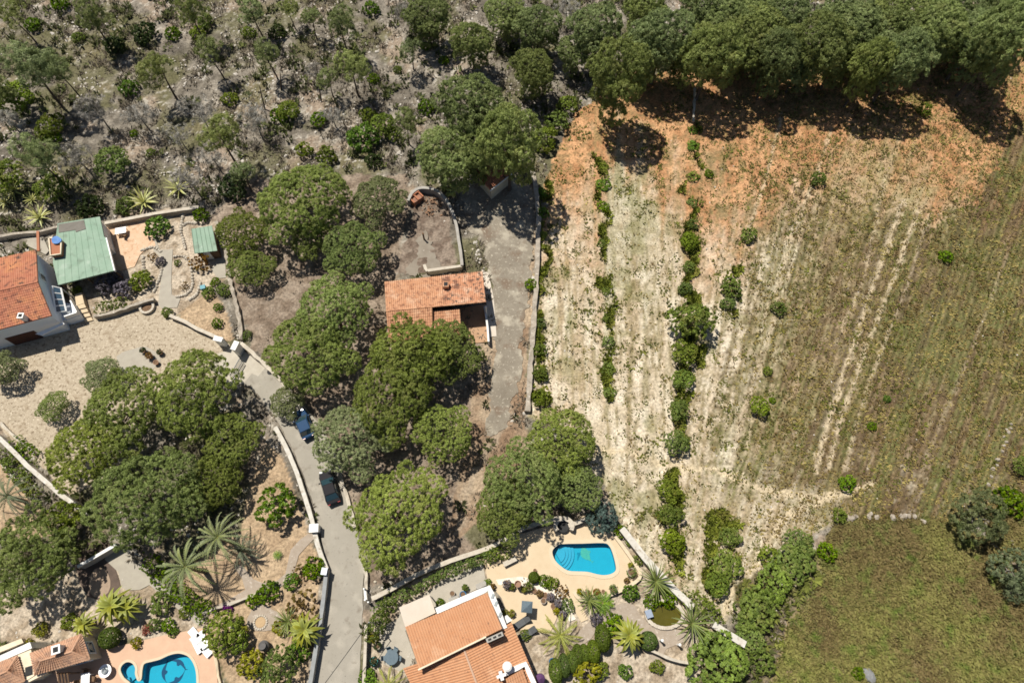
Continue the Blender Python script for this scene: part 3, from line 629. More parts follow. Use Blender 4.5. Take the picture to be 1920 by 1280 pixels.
reg('bs', 'blue_conifer', 'tree', 2.4, 1.8, [[('trunk', limbs('trunk', m_grey, 3, .14, 9, rnd, .2, 1.7)), ('crown', crown('crown', [((0, 0, 2.6), .7)] + [((1.35 * math.cos(a), 1.35 * math.sin(a), 1.5 + .3 * math.sin(3 * a)), (.85, .85, .4)) for a in np.arange(0, 6.2, .7)], 10, .3, 26, .18, .05, lm_blue, -.5))]], 'blue grey conifers')
def clipped(rx, ry, rz):
    d = unit(1000); d = d[d[:, 2] > -.75]; C = d * (rx, ry, rz) + (0, 0, rz * .95)
    V, Fq, t = leaves(C, d, np.full(len(d), .07), np.clip(G.normal(.45, .2, len(d)), 0, 1), 10, .075, .052, .3)
    return mesh_np('foliage', V, Fq, lm_clip, t)
lm_clip = leafmat('clipped_leaves', (.075, .11, .022), (.18, .235, .055), None)
stem_ = limbs('stem', m_bark, .6, .06, 3, rnd, .2, .3, .05)
reg('cb', 'clipped_bush', 'topiary', .9, .85, [[('foliage', clipped(.9, .9, .85)), ('stem', stem_)]], 'clipped round bushes')
reg('cy', 'clipped_cypress', 'topiary', .62, .9, [[('foliage', clipped(.62, 1.12, .95)), ('stem', stem_)]], 'row of clipped cypresses')

def frond(L, W, droop, n, rise, m, name='frond', cup=.35):
    """one palm leaf along +x: rib and leaflets"""
    s = np.linspace(0, 1, n + 1); X = L * s * (1 - .18 * droop * s ** 2); Z = L * (rise * s - droop * s ** 2)
    V = []; Fq = []; t = []
    for i in range(n):
        V += [(X[i], -.03, Z[i]), (X[i + 1], -.03, Z[i + 1]), (X[i + 1], .03, Z[i + 1]), (X[i], .03, Z[i])]; Fq.append([len(V) - 4 + q for q in range(4)]); t += [.75] * 4
        wl = W * math.sin(math.pi * min(1, .16 + s[i] * .86)) ** .6; ux = L / n
        for sg in (-1, 1):
            x0, z0 = X[i], Z[i]; b = rnd.uniform(.7, 1)
            V += [(x0, 0, z0), (x0 + ux * .42, 0, z0), (x0 + wl * .62 + ux * .3, sg * wl * b, z0 + cup * wl * .3 - wl * .12), (x0 + wl * .6, sg * wl * b, z0 + cup * wl * .3 - wl * .12)]
            Fq.append([len(V) - 4 + q for q in range(4)]); tt = min(1, max(0, rnd.gauss(.45, .2))); t += [tt] * 4
    return mesh_np(name, np.array(V), np.array(Fq), m, t)
def blade(L, W, droop, m, rise, name='leaf', n=5, cup=.25):
    V = []; Fq = []; t = []
    for i in range(n + 1):
        s = i / n; wd = W * (.55 + .9 * s - 1.42 * s * s) if s < 1 else .012; x_ = L * s; z_ = L * (rise * s - droop * s * s)
        V += [(x_, -wd, z_ + wd * cup), (x_, 0, z_), (x_, wd, z_ + wd * cup)]; t += [.9, .3, .9]
        if i: k = 3 * i; Fq += [(k - 3, k - 2, k + 1, k), (k - 2, k - 1, k + 2, k + 1)]
    return mesh_np(name, np.array(V), np.array(Fq), m, t)
lm_palm = leafmat('palm_fronds', (.075, .10, .03), (.25, .28, .105), None, .45, .2); lm_palmy = leafmat('yellow_palm_fronds', (.16, .16, .035), (.38, .40, .11), None, .45, .25)
lm_palmd = leafmat('dark_palm_fronds', (.04, .055, .025), (.15, .17, .085), None, .45, .2)
lm_agave = leafmat('striped_agave', (.12, .16, .07), (.56, .53, .22), None, .45, .1); lm_yucca = leafmat('yucca_leaves', (.07, .10, .035), (.25, .28, .10), None, .5, .15)
m_ptrunk = mat('palm_trunk', (.30, .20, .11), (.17, .11, .065), 5, bump=.6)
def rosette(tiers, mk):
    """tiers: (count, rise, droop, length factor); returns [(mesh, angle)]"""
    out = []
    for n, rise, droop, lf in tiers:
        ms = [mk(rise * rnd.uniform(.85, 1.15), droop * rnd.uniform(.85, 1.15), lf) for _ in range(2)]
        out += [(ms[k % 2], 2 * math.pi * (k + rnd.uniform(-.25, .25)) / n + n) for k in range(n)]
    return out
def palm_kind(k, name, cat, R0, hc, trunk_r, tiers, mk, pname, grp, heart=None):
    tm = MB().tube([(0, 0, -.2), (.03, 0, hc * .5), (0, 0, hc + .05)], [trunk_r * 1.3, trunk_r, trunk_r * 1.1], 9).mesh('trunk', m_ptrunk, (0, 0, 0), True)
    KIND[k] = dict(name=name, cat=cat, R0=R0, hc=hc, tm=tm, tiers=tiers, mk=mk, pname=pname, group=grp, ros=None, i=0)
T1 = [(5, 1.5, 1.1, .6), (8, .85, .95, .95), (11, .4, .8, 1.08), (8, .05, .66, 1.0)]
palm_kind('pm', 'date_palm', 'palm', 3.1, 4.6, .22, T1, lambda r_, d_, lf: frond(3.3 * lf, .17, d_, 20, r_, lm_palm), 'frond', 'feathery date palms')
palm_kind('pd', 'date_palm', 'palm', 3.1, 3.2, .22, T1, lambda r_, d_, lf: frond(3.3 * lf, .17, d_, 20, r_, lm_palmd), 'frond', 'feathery date palms')
palm_kind('py', 'date_palm', 'palm', 3.1, 1.6, .25, T1, lambda r_, d_, lf: frond(3.3 * lf, .2, d_, 20, r_, lm_palmy), 'frond', 'feathery date palms')
palm_kind('yu', 'yucca', 'yucca', 1.9, 1.3, .12, [(10, 1.6, .2, .8), (14, .8, .25, 1), (14, .25, .25, 1)], lambda r_, d_, lf: blade(1.95 * lf, .085, d_, lm_yucca, r_), 'leaf', 'spiky yuccas')
palm_kind('ag', 'striped_agave', 'agave', 1.5, .35, .15, [(6, 1.6, .3, .7), (9, .8, .35, 1), (9, .3, .3, 1)], lambda r_, d_, lf: blade(1.55 * lf, .13, d_, lm_agave, r_), 'leaf', 'yellow striped agaves')
palm_kind('fp', 'fan_palm', 'palm', 1.9, 2.2, .16, [(7, 1.2, .8, .6), (10, .6, .8, .85), (13, .25, .75, 1)], lambda r_, d_, lf: blade(1.9 * lf, .3, d_, lm_palmy, r_, cup=.5), 'frond', 'broad leaved fan palms')
palm_kind('cyc', 'cycad', 'cycad', 1.0, .5, .15, [(8, 1., .7, .7), (12, .5, .6, 1)], lambda r_, d_, lf: frond(1.05 * lf, .2, d_, 8, r_, lm_bright), 'frond', 'small rosette plants')

def plant(k, px, py, r, label, hs=1., rz=None, sq=None):
    K = KIND[k]; s = 1.
    if sq is None: sq = 1. if 'tm' in K or k in ('cy', 'cb') else rnd.uniform(.84, 1.16)
    for _ in range(3):
        s = r * MPP(px, py, K['hc'] * s * hs) / K['R0']
    p = P(px, py, K['hc'] * s * hs)
    t = thing(K['name'], label, K['cat'], (p.x, p.y, -.03), K['group'], rnd.uniform(0, 6.28) if rz is None else rz, (s, s * sq, s * hs))
    if 'tm' in K:
        link('trunk', K['tm'], t)
        if K['ros'] is None: K['ros'] = rosette(K['tiers'], K['mk'])
        for me, a in K['ros']:
            o = link(K['pname'], me, t, (0, 0, K['hc'])); o.rotation_euler = (0, 0, a)
    else:
        v = K['var'][K['i'] % len(K['var'])]; K['i'] += 1
        for nm, me in v: link(nm, me, t)
    return t
def hedge(name, label, pxs, wd, h, m, cr=.22, dens=9, K=14, z0=.1, group=None, cat='hedge', ll=.1, lw=.055):
    pts = resample(xy(pxs, h), .2); n = len(pts); seg = pts[-1] - pts[0]
    t = thing(name, label, cat, (pts[n // 2].x, pts[n // 2].y, 0), group)
    q = np.array([(p.x, p.y) for p in pts]); N_ = int(n * .2 * dens * (wd + h) * 1.6); i = G.integers(0, n, N_)
    d = unit(N_); d[:, 2] = np.abs(d[:, 2]); ww = wd * .5 * (.8 + .4 * vn(i * .17, i * 0., 171)); C = np.c_[q[i], np.full(N_, h * .45)] + d * np.c_[ww, ww, np.full(N_, h * .5)]
    V, Fq, tt = leaves(C, d, cr * G.uniform(.7, 1.3, N_), np.clip(G.normal(.45, .24, N_), 0, 1), K, ll, lw)
    V -= (t.location.x, t.location.y, 0)
    link('foliage', mesh_np('foliage', V, Fq, m, tt), t)
    mb = MB()
    for a in range(0, n, 6): mb.tube([(pts[a].x, pts[a].y, -.1), (pts[a].x + .05, pts[a].y, h * .6)], [.035, .02], 5)
    s_ = mb.build('stems', m_bark, t); s_['kind'] = 'stuff'
    return t
def table(txt):
    for ln in txt.strip().split('\n'):
        a, label = ln.split('|'); a = a.split(); hs = float(a[4]) if len(a) > 4 else 1.
        plant(a[0], float(a[1]), float(a[2]), float(a[3]), label.strip(), hs)
# ------------------------------------------------------------------ buildings
m_roof = mat('clay_tiles', (.56, .275, .145), (.64, .36, .215), 1.2, bump=.2, spots=[((.36, .165, .095), 2.0, .5, .62), ((.68, .43, .28), .7, .53, .68), ((.20, .12, .085), 2.6, .59, .68)])
m_roof_villa = mat('orange_clay_tiles', (.56, .275, .14), (.62, .335, .185), 1.0, bump=.2, spots=[((.44, .21, .115), 2.0, .56, .72), ((.26, .15, .10), 2.8, .64, .72), ((.68, .42, .26), .6, .56, .74)])
m_roof_old = mat('weathered_clay_tiles', (.54, .24, .125), (.62, .33, .20), 1.4, bump=.2, spots=[((.68, .44, .30), .8, .5, .66), ((.26, .125, .08), 1.1, .49, .6), ((.13, .095, .075), 2.2, .54, .63)])
m_roof_red = mat('red_clay_tiles', (.46, .17, .10), (.56, .25, .15), 1.4, bump=.2, spots=[((.64, .29, .14), .45, .48, .64), ((.27, .11, .075), 1.8, .52, .64), ((.15, .09, .07), .9, .58, .7)])
m_roof_pink = mat('faded_clay_tiles', (.56, .31, .19), (.66, .41, .27), 1.1, bump=.2, spots=[((.40, .25, .18), 1.4, .5, .64), ((.26, .17, .12), 2.6, .57, .68)])
m_white = mat('white_render', (.80, .79, .76), (.70, .68, .64), .9, rough=.8)
m_bluew = mat('pale_blue_render', (.74, .79, .85), (.73, .76, .80), .9, rough=.8)
m_cream = mat('cream_render', (.72, .62, .46), (.66, .55, .40), .9, rough=.8)
m_wpaint = mat('white_paint', (.82, .82, .80), (.76, .75, .72), 2, rough=.5)
m_stone = mat('wall_stone', (.50, .44, .36), (.32, .27, .21), 1.8, bump=.8, bscale=5, spots=[((.66, .61, .53), 3, .58, .7), ((.18, .15, .11), 3.4, .62, .72)])
m_stonel = mat('pale_wall_stone', (.66, .60, .50), (.50, .43, .34), 1.6, bump=.6, bscale=5, spots=[((.34, .27, .20), 2.8, .6, .72)])
m_render = mat('grey_render', (.46, .44, .40), (.36, .33, .29), 1.2, bump=.2)
m_glass = mat('dark_glass', (.03, .06, .09), (.05, .09, .13), 2, rough=.08, spec=.6)
m_metal = mat('grey_metal', (.30, .33, .34), (.22, .24, .25), 3, rough=.4, metal=.5)
m_wood = mat('brown_wood', (.23, .14, .08), (.14, .085, .05), 4, bump=.3)
m_brick = mat('red_brick', (.48, .20, .11), (.38, .16, .09), 5, bump=.3)
m_dark = mat('dark_charcoal', (.05, .05, .05), (.03, .03, .03), 5)
def tilepatch(mb, A, B, C, D, sp=.27, row=.38):
    """barrel tiles from ridge A-B down to eave D-C"""
    A, B, C, D = map(Vector, (A, B, C, D))
    nu = max(4, int(max((B - A).length, (C - D).length) / sp)) * 4 + 1; nv = max(2, int(max((D - A).length, (C - B).length) / row))
    up = (B - A + (C - D)).cross(D - A + (C - B)).normalized()
    if up.z < 0: up = -up
    vs = []; prof = (0, .06, .085, .06)
    rows = []
    for j in range(nv): rows += [(j / nv, .035), ((j + .96) / nv, .07)]
    for v, lift in rows:
        L = A.lerp(D, v); Rr = B.lerp(C, v)
        for i in range(nu):
            vs.append(L.lerp(Rr, i / (nu - 1)) + up * (prof[i % 4] + lift))
    fs = [(j * nu + i, j * nu + i + 1, (j + 1) * nu + i + 1, (j + 1) * nu + i) for j in range(len(rows) - 1) for i in range(nu - 1)]
    mb.add(vs, fs)
    mb.hexa([A - up * .12, B - up * .12, C - up * .12, D - up * .12], [A + up * .02, B + up * .02, C + up * .02, D + up * .02])
def ridge_tiles(mb, a, b, r=.14):
    a, b = Vector(a), Vector(b); n = max(2, int((b - a).length / .42))
    for i in range(n):
        p, q = a.lerp(b, i / n), a.lerp(b, (i + 1.06) / n); mb.tube([p + Vector((0, 0, .06)), q + Vector((0, 0, .09))], [r, r * .86], 8)
def poly3(pts): return [P(*p) for p in pts]
def inset(poly, k):
    c = Vector((0, 0)); 
    for p in poly: c += Vector(p[:2])
    c /= len(poly); return [tuple(c + (Vector(p[:2]) - c) * (1 - k / max((Vector(p[:2]) - c).length, .1))) for p in poly]
def window_on(parent, a, b, t, z, wd, hh, frame_m=m_wpaint):
    """window in the wall running a-b (world xy), at fraction t, centre height z"""
    a, b = Vector(a[:2]), Vector(b[:2]); d = (b - a).normalized(); n = Vector((d.y, -d.x)); c = a.lerp(b, t)
    ang = math.atan2(d.y, d.x)
    mb = MB()
    for off, sx, sz in ((Vector((0, hh / 2)), wd + .16, .1), (Vector((0, -hh / 2)), wd + .2, .12), (Vector((-wd / 2, 0)), .1, hh), (Vector((wd / 2, 0)), .1, hh)):
        q = c + d * off.x + n * .03; mb.box((q.x, q.y, z + off.y), (sx, .14, sz), ang)
    f = mb.build('window', frame_m, parent)
    q = c + n * .02; g = MB().box((q.x, q.y, z), (wd, .06, hh), ang).mesh('pane', m_glass, parent.location)
    link('pane', g, f)

# white house with the red roof and its green roofed annexe
HE = 4.5
N0, N1 = P(-150, 518, HE), P(68, 469, HE); R0_, R1_ = P(-150, 580, HE + 1.1), P(71.5, 529, HE + 1.1); S0, S1 = P(-150, 658, HE), P(97, 592, HE)
th = thing('house', 'white house with weathered red tiled gable roof above the gravel yard', 'house', (-62, 40, 0))
mb = MB(); tilepatch(mb, R0_, R1_, N1, N0); tilepatch(mb, R1_, R0_, S0, S1); ridge_tiles(mb, R0_, R1_); rf = mb.build('roof', m_roof_red, th)
ins = inset([N0, N1, S1, S0], .35)
mb = MB(); mb.prism(ins, -.1, HE - .25)
g1 = Vector((ins[1][0], ins[1][1], HE - .25)); g2 = Vector((ins[2][0], ins[2][1], HE - .25)); gr = (g1 + g2) / 2 + Vector((0, 0, 1.05)); dv = (Vector((ins[0][0], ins[0][1], HE - .25)) - g1).normalized() * .3
mb.add([g1, g2, gr, g1 + dv, g2 + dv, gr + dv], [(0, 1, 2), (3, 5, 4), (0, 2, 5, 3), (1, 4, 5, 2)]); mb.build('wall', m_bluew, th)
window_on(th, ins[2], ins[1], .62, 3.9, 1.0, 1.2)
a_, b_ = Vector(ins[3]), Vector(ins[2]); d_ = (b_ - a_).normalized(); q_ = b_ - d_ * 5.2; MB().box((q_.x + d_.y * .03, q_.y - d_.x * .03, 1.05), (3.6, .1, 2.1), math.atan2(d_.y, d_.x)).build('dark_wall_panel', mat('dark_red_panel', (.13, .055, .04), (.09, .045, .035), 2), th)  # door-shaped dark red panel added to darken the shaded foot of the wall
c = P(42, 594, HE + .9); mb = MB(); mb.box((c.x, c.y, HE + .6), (.55, .55, 1.3)); mb.box((c.x, c.y, HE + 1.26), (.75, .75, .12)); ch = mb.build('chimney', m_white, th)
link('flue_opening', MB().box((c.x, c.y, HE + 1.32), (.4, .4, .1)).mesh('flue_opening', m_dark, th.location), ch)
c = P(71, 450, 4.); mb = MB(); mb.slab([P(68, 433, 3.4), P(73, 433, 3.4), P(74, 470, 3.6), P(69, 470, 3.6)], .2); mb.build('ridge_wall', m_brick, th)
aw = poly3([(66, 626, 2.5), (117, 604, 2.7), (121, 607, 2.6), (78, 629, 2.4)]); MB().slab(aw, .12).build('awning', m_wpaint, th)
# glazed pergola against the gable
tp = thing('glazed_pergola', 'white framed pergola with dark glass panes beside the white gable', 'pergola', tuple(P(110, 570)))
L0, L1, Q0, Q1 = P(97, 536, 3.0), P(104, 586, 2.6), P(114, 540, 2.6), P(124, 583, 2.3)
for a, b, wd in ((L0, L1, .28), (Q0, Q1, .22)):
    MB().tube([a, b], wd / 2, 4).build('beam', m_wpaint, tp)
for k in range(5):
    MB().tube([L0.lerp(L1, k / 4), Q0.lerp(Q1, k / 4)], .06, 4).build('crossbar', m_wpaint, tp)
    if k < 4: MB().slab([L0.lerp(L1, k / 4 + .03) - Vector((0, 0, .02)), Q0.lerp(Q1, k / 4 + .03) - Vector((0, 0, .02)), Q0.lerp(Q1, k / 4 + .22) - Vector((0, 0, .02)), L0.lerp(L1, k / 4 + .22) - Vector((0, 0, .02))], .03).build('pane', m_glass, tp)
for q in (L1, Q1, Q0): MB().tube([(q.x, q.y, -.1), tuple(q)], .08, 6).build('post', m_wpaint, tp)
tb = thing('entrance_terrace', 'pale raised terrace slab with white balustrade at the corner of the white house', 'terrace', tuple(P(130, 588)))
MB().prism(xy([(104, 588), (124, 568), (140, 570), (150, 592), (126, 600), (100, 604)], 1.3), -.1, 1.3).build('slab', m_bluew, tb)
for a, b in (((126, 598), (150, 590)), ((138, 568), (150, 590))):
    a, b = P(*a, 1.3), P(*b, 1.3); mb = MB(); strip_mesh(mb, [Vector(a[:2]), Vector(b[:2])], .16, 1.3, 2.1); mb.build('balustrade', m_wpaint, tb)
ta = thing('annexe', 'flat roofed annexe covered in faded green sheeting next to the white house', 'annexe', tuple(P(150, 480)))
g = [(108, 419), (187, 406), (195, 444), (200, 446), (215, 507), (109, 534), (99, 492)]
m_green = mat('green_roofing', (.25, .37, .27), (.335, .445, .345), .55, rough=.8, bump=.2, bscale=4, spots=[((.19, .255, .19), .7, .54, .72), ((.46, .55, .46), .5, .6, .75)])
mb = MB(); mb.prism(xy(g, 3.0), 2.8, 3.0)
for i in range(8):
    a, b = P(108 + 10 * i, 419 - 1.6 * i, 3.), P(109 + 13.2 * i, 534 - 3.4 * i, 3.); mb.tube([a + Vector((0, 0, .005)), b + Vector((0, 0, .005))], .035, 4)
gr_ = mb.build('roof', m_green, ta)
MB().prism(xy([(109.5, 420.5), (157, 412.5), (161, 429), (142, 435), (141, 431), (110, 436)], 3.06), 2.98, 3.06).build('bare_patch', mat('felt_patch', (.24, .22, .19), (.18, .165, .14), 1.5), ta)
MB().prism(inset(xy([(108, 419), (187, 406), (200, 455), (104, 500)], 3.), .35), -.1, 2.8).build('wall', m_white, ta)
MB().prism(xy(g, 3.1)[3:6] and [tuple(P(200.5, 446, 3.05)[:2]), tuple(P(216, 507, 3.05)[:2]), tuple(P(214, 508, 3.05)[:2]), tuple(P(198.5, 446.5, 3.05)[:2])], 2.75, 3.12).build('fascia', m_wpaint, ta)
for q in ((211, 504), (160, 518), (112, 530)):
    a = P(*q, 2.8); MB().tube([(a.x, a.y, -.1), (a.x, a.y, 2.8)], .09, 8).build('post', m_wood, ta)
tc = thing('roof_tank_box', 'orange brick box with a cream rim standing by the green annexe roof', 'brick box', tuple(P(104, 462, 3.0)))
bx = xy([(92, 446), (115, 449), (114, 476), (95, 479)], 3.7); MB().prism(bx, 2.9, 3.62).build('brick_body', m_brick, tc); mb = MB(); strip_mesh(mb, resample(bx + bx[:1], .6), .16, 3.58, 3.78); mb.build('rim', m_cream, tc)
tag(MB().prism(smoothpoly(xy([(97, 446), (106, 442), (115, 449), (108, 456), (98, 455)], 3.95), True, 3), 3.785, 3.9).build('tarpaulin', mat('blue_sheet', (.10, .22, .52), (.18, .33, .62), 2), None), 'blue and white tarpaulin lying on the orange brick box', 'tarpaulin')
tag(MB().prism(xy([(48, 448), (80, 442), (92, 470), (86, 477), (50, 460)], .1), 0, .12).build('back_yard_slab', m_path), kind='structure')
ts = thing('garden_shed', 'small shed with a green sheet roof at the garden corner', 'shed', tuple(P(384, 450)))
MB().slab(poly3([(359, 429, 2.3), (397, 423, 2.3), (407, 470, 2.1), (365, 475, 2.1)]), .1).build('roof', m_green, ts)
mb = MB()
for k in range(6): mb.tube([P(359 + 7.6 * k, 429 - 1.2 * k, 2.33), P(365 + 8.4 * k, 475 - k, 2.13)], .04, 4)
mb.build('roof_ribs', m_green, ts); MB().prism(inset(xy([(359, 429), (397, 423), (407, 470), (365, 475)], 2.2), .3), -.1, 2.1).build('wall', m_wood, ts)
pa, pb_ = inset(xy([(359, 429), (397, 423), (407, 470), (365, 475)], 2.2), .3)[3:1:-1]
a, b = Vector(pa), Vector(pb_); d_ = (b - a).normalized(); q = a.lerp(b, .45); MB().box((q.x + d_.y * .03, q.y - d_.x * .03, .95), (.9, .1, 1.9), math.atan2(d_.y, d_.x)).build('door', m_white, ts)

# tiled cottage among the pines
tch = thing('cottage', 'long orange tiled cottage between the pines and the gravel drive', 'house', tuple(P(815, 575)))
A0, A1 = P(721, 529, 2.9), P(905, 509.5, 2.9); B0, B1 = P(724, 584, 4.0), P(911, 566, 4.0); C0, C1 = P(729, 641, 2.9), P(812, 632, 2.9); Bm = B0.lerp(B1, .46)
mb = MB(); tilepatch(mb, B0, B0.lerp(B1, .58), A0.lerp(A1, .58), A0); mb.build('roof', m_roof, tch)
mb = MB(); tilepatch(mb, B0.lerp(B1, .582) + Vector((0, 0, .03)), B1 + Vector((0, 0, .03)), A1 + Vector((0, 0, .03)), A0.lerp(A1, .582) + Vector((0, 0, .03))); o_ = mb.build('roof', m_roof_old, tch); o_['label'] = 'blackened end of the orange tile roof'
mb = MB(); tilepatch(mb, Bm, B0, C0, C1); mb.build('roof', m_roof, tch)
mb = MB(); tilepatch(mb, P(862, 579, 3.3), P(811, 583, 3.3), P(814, 634, 2.5), P(866, 630, 2.5)); mb.build('lower_roof', m_roof, tch)
mb = MB(); ridge_tiles(mb, B0, B1, .12); mb.build('ridge', m_roof, tch)
Am, Ae, Aq = A0.lerp(A1, .46), A1.lerp(B1, .5), A0.lerp(A1, .46).lerp(Bm, .5)
mb = MB(); mb.prism(inset([A0, Am, Bm, B0], .3), -.1, 2.8); mb.prism(inset([Am, A1, Ae, Aq], .3), -.1, 2.8); mb.prism(inset([B0, Bm, C1, C0], .3), -.1, 2.75); mb.prism(inset([P(811, 577, 3), P(862, 572, 3), P(866, 630, 3), P(814, 634, 3)], .3), -.1, 2.45)
i0 = inset([A0, A1, B1, B0], .3); i1 = inset([Am, A1, Ae, Aq], .3)
mb.add([(i1[1][0], i1[1][1], 2.79), (i1[2][0], i1[2][1], 2.79), (i1[2][0], i1[2][1], 3.2), (i0[0][0], i0[0][1], 2.8), (i0[3][0], i0[3][1], 2.8), (i0[3][0], i0[3][1], 3.85)], [(0, 1, 2), (3, 5, 4)])
mb.build('wall', m_cream, tch)
c = P(836, 533, 4.2); mb = MB(); mb.box((c.x, c.y, 3.7), (.75, .8, 1.2)); chm = mb.build('chimney', m_roof, tch); link('flue_opening', MB().box((c.x, c.y, 4.28), (.5, .55, .06)).mesh('flue_opening', m_dark, tch.location), chm)
MB().prism(xy([(862, 578), (911, 570), (916, 640), (868, 646)], .12), -.1, .12).build('porch_floor', mat('porch_tiles', (.52, .33, .20), (.44, .27, .16), 1.5), tch)
mb = MB(); strip_mesh(mb, [Vector(P(909, 574, 1.2)[:2]), Vector(P(914, 612, 1.2)[:2]), Vector(P(916, 640, 1.2)[:2])], .25, -.1, 1.2); mb.build('porch_wall', m_white, tch)
a = P(911, 571, 2.8); MB().tube([(a.x, a.y - .3, -.1), (a.x, a.y - .3, 2.9)], .13, 8).build('post', m_white, tch)
window_on(tch, i1[3], i1[2], .6, 1.5, 1.2, 1.1)
tsh = thing('tiled_shed', 'red tiled shed with a pale gutter in the shade at the top of the drive', 'shed', tuple(P(925, 330)))
mb = MB(); tilepatch(mb, P(893, 327, 3.), P(932, 297, 3.), P(959, 325, 2.3), P(920, 357, 2.3)); mb.build('roof', m_roof_red, tsh)
MB().tube([P(919, 358, 2.35), P(960, 326, 2.35)], .1, 6).build('gutter', m_wpaint, tsh); MB().prism(inset([P(893, 327, 2.6), P(932, 297, 2.6), P(959, 325, 2.6), P(920, 357, 2.6)], .35), -.1, 2.3).build('wall', m_cream, tsh)

# villa beside the kidney pool
tv = thing('villa', 'large orange tiled villa with white parapets next to the round ended pool', 'villa', tuple(P(880, 1200)))
mA, mB_, mC, mD = P(760, 1175, 3.2), P(914, 1111, 3.2), P(942, 1178, 4.3), P(786, 1254, 4.3)
mb = MB(); tilepatch(mb, mD, mC, mB_, mA); mb.build('roof', m_roof_villa, tv)
r0, r1 = P(869, 1214, 3.75), P(912, 1330, 3.75)
mb = MB(); tilepatch(mb, r0, r1, P(802, 1350, 3.0), P(756, 1252, 3.0)); mb.build('lower_roof', m_roof_villa, tv)
mb = MB(); tilepatch(mb, r1, r0, P(959, 1166, 3.1), P(1012, 1290, 3.1)); mb.build('lower_roof', m_roof_villa, tv)
mb = MB(); ridge_tiles(mb, r0, r1, .13); mb.build('ridge', mat('pale_ridge_tiles', (.62, .42, .30), (.55, .36, .25), 3), tv)
mb = MB(); mb.prism(inset([mA, mB_, mC, mD], .35), -.1, 3.05); mb.prism(inset([P(756, 1252, 3.), P(869, 1214, 3.), P(959, 1166, 3.), P(1012, 1290, 3.), P(802, 1350, 3.)], .5), -.1, 2.9); mb.build('wall', m_white, tv)
cz = 3.3
mb = MB(); strip_mesh(mb, resample(xy([(818, 1145), (866, 1124), (917, 1102), (931, 1138), (946, 1178)], cz), .8), .62, 2.95, cz + .12); mb.build('parapet', m_white, tv)
MB().prism(xy([(936, 1160), (951, 1152), (960, 1162), (944, 1172)], 2.6), 2.3, 2.6).build('balcony', m_white, tv)
mb = MB(); strip_mesh(mb, resample([tuple(p[:2]) for p in (mD.lerp(mC, -.01), mD.lerp(mC, .8))], 1), .16, 4.22, 4.5); mb.build('ridge_parapet', m_cream, tv)
mb = MB(); strip_mesh(mb, resample(xy([(947, 1262), (985, 1244), (1010, 1300)], 3.9), .8), .5, 2.9, 3.9); mb.build('parapet', m_white, tv)
mb = MB(); tilepatch(mb, P(948, 1272, 4.0), P(980, 1254, 4.0), P(998, 1300, 3.4), P(960, 1320, 3.4)); mb.build('upper_roof', m_roof_villa, tv)
a, b = P(912, 1201, 4.9), P(943, 1187, 4.9); mb = MB(); strip_mesh(mb, [Vector(a[:2]), Vector(b[:2])], .45, 3.6, 4.9); ch = mb.build('chimney', m_render, tv)
for k in (.2, .5, .8): q = a.lerp(b, k); link('flue_slot', MB().box((q.x, q.y, 4.9), (.35, .2, .05), math.atan2(b.y - a.y, b.x - a.x)).mesh('flue_slot', m_dark, tv.location), ch)
c = P(951, 1249, 4.9); mb = MB(); mb.lathe((c.x, c.y, 0), [(.42, 3.), (.42, 4.7), (.5, 4.72), (.5, 4.85), (.3, 5.)], 14); mb.build('chimney', m_white, tv)
c = P(940, 1266, 4.4); mb = MB(); mb.box((c.x, c.y, 4.1), (.35, .9, .9), .3); mb.box((c.x, c.y, 4.4), (1.0, .3, .22), .3); mb.build('vent_stack', m_white, tv)
for k, q in enumerate(((924, 1117), (930, 1131), (938, 1152))):
    c = P(*q, 3.45); MB().box((c.x, c.y, 3.46), (.28, .5, .12), -.4).build('roof_light', m_metal, tv)
vi = inset([mA, mB_, mC, mD], .35); window_on(tv, vi[0], vi[1], .3, 1.5, 1.2, 1.2); window_on(tv, vi[0], vi[1], .7, 1.5, 1.2, 1.2)
tcan = thing('carport', 'flat cream white canopy roof joined to the orange villa roof', 'canopy', tuple(P(782, 1145)))
MB().slab(poly3([(748, 1138, 2.75), (805, 1114, 2.75), (817, 1148, 2.85), (760, 1175, 2.85)]), .12).build('canopy_panel', mat('cream_canopy', (.71, .61, .51), (.64, .54, .44), .8), tcan)
for q in ((750, 1139), (804, 1116)): a = P(*q, 2.7); MB().tube([(a.x, a.y, -.1), (a.x, a.y, 2.68)], .07, 8).build('post', m_wpaint, tcan)

# pink roofed villa at the bottom corner
t2 = thing('hipped_villa', 'peach villa with faded hipped tile roofs beside the winding pool', 'villa', tuple(P(100, 1230)))
def hip(eave, ridge, he, hr, m):
    e = [P(*q, he) for q in eave]; r_ = [P(*q, hr) for q in ridge]
    mb = MB(); tilepatch(mb, r_[0], r_[1], e[1], e[0]); tilepatch(mb, r_[1], r_[0], e[3], e[2]); tilepatch(mb, r_[1], r_[1] + (e[2] - e[1]) * .01, e[2], e[1]); tilepatch(mb, r_[0], r_[0] + (e[0] - e[3]) * .01, e[0], e[3]); mb.build('roof', m, t2)
    mb = MB(); ridge_tiles(mb, r_[0], r_[1], .12)
    for a, b in ((0, 0), (3, 0), (1, 1), (2, 1)): ridge_tiles(mb, e[a], r_[b], .11)
    mb.build('ridge', m_roof_pink, t2); MB().prism(inset(e, .4), -.1, he - .1).build('wall', m_cream, t2)
    return inset(e, .4)
e1 = hip([(58, 1224), (153, 1188), (169, 1235), (66, 1264)], [(77, 1238), (135, 1221)], 3.1, 4.0, m_roof_pink)
hip([(-70, 1266), (33, 1229), (47, 1276), (-56, 1316)], [(-45, 1284), (14, 1258)], 3.1, 4.0, m_roof_pink)
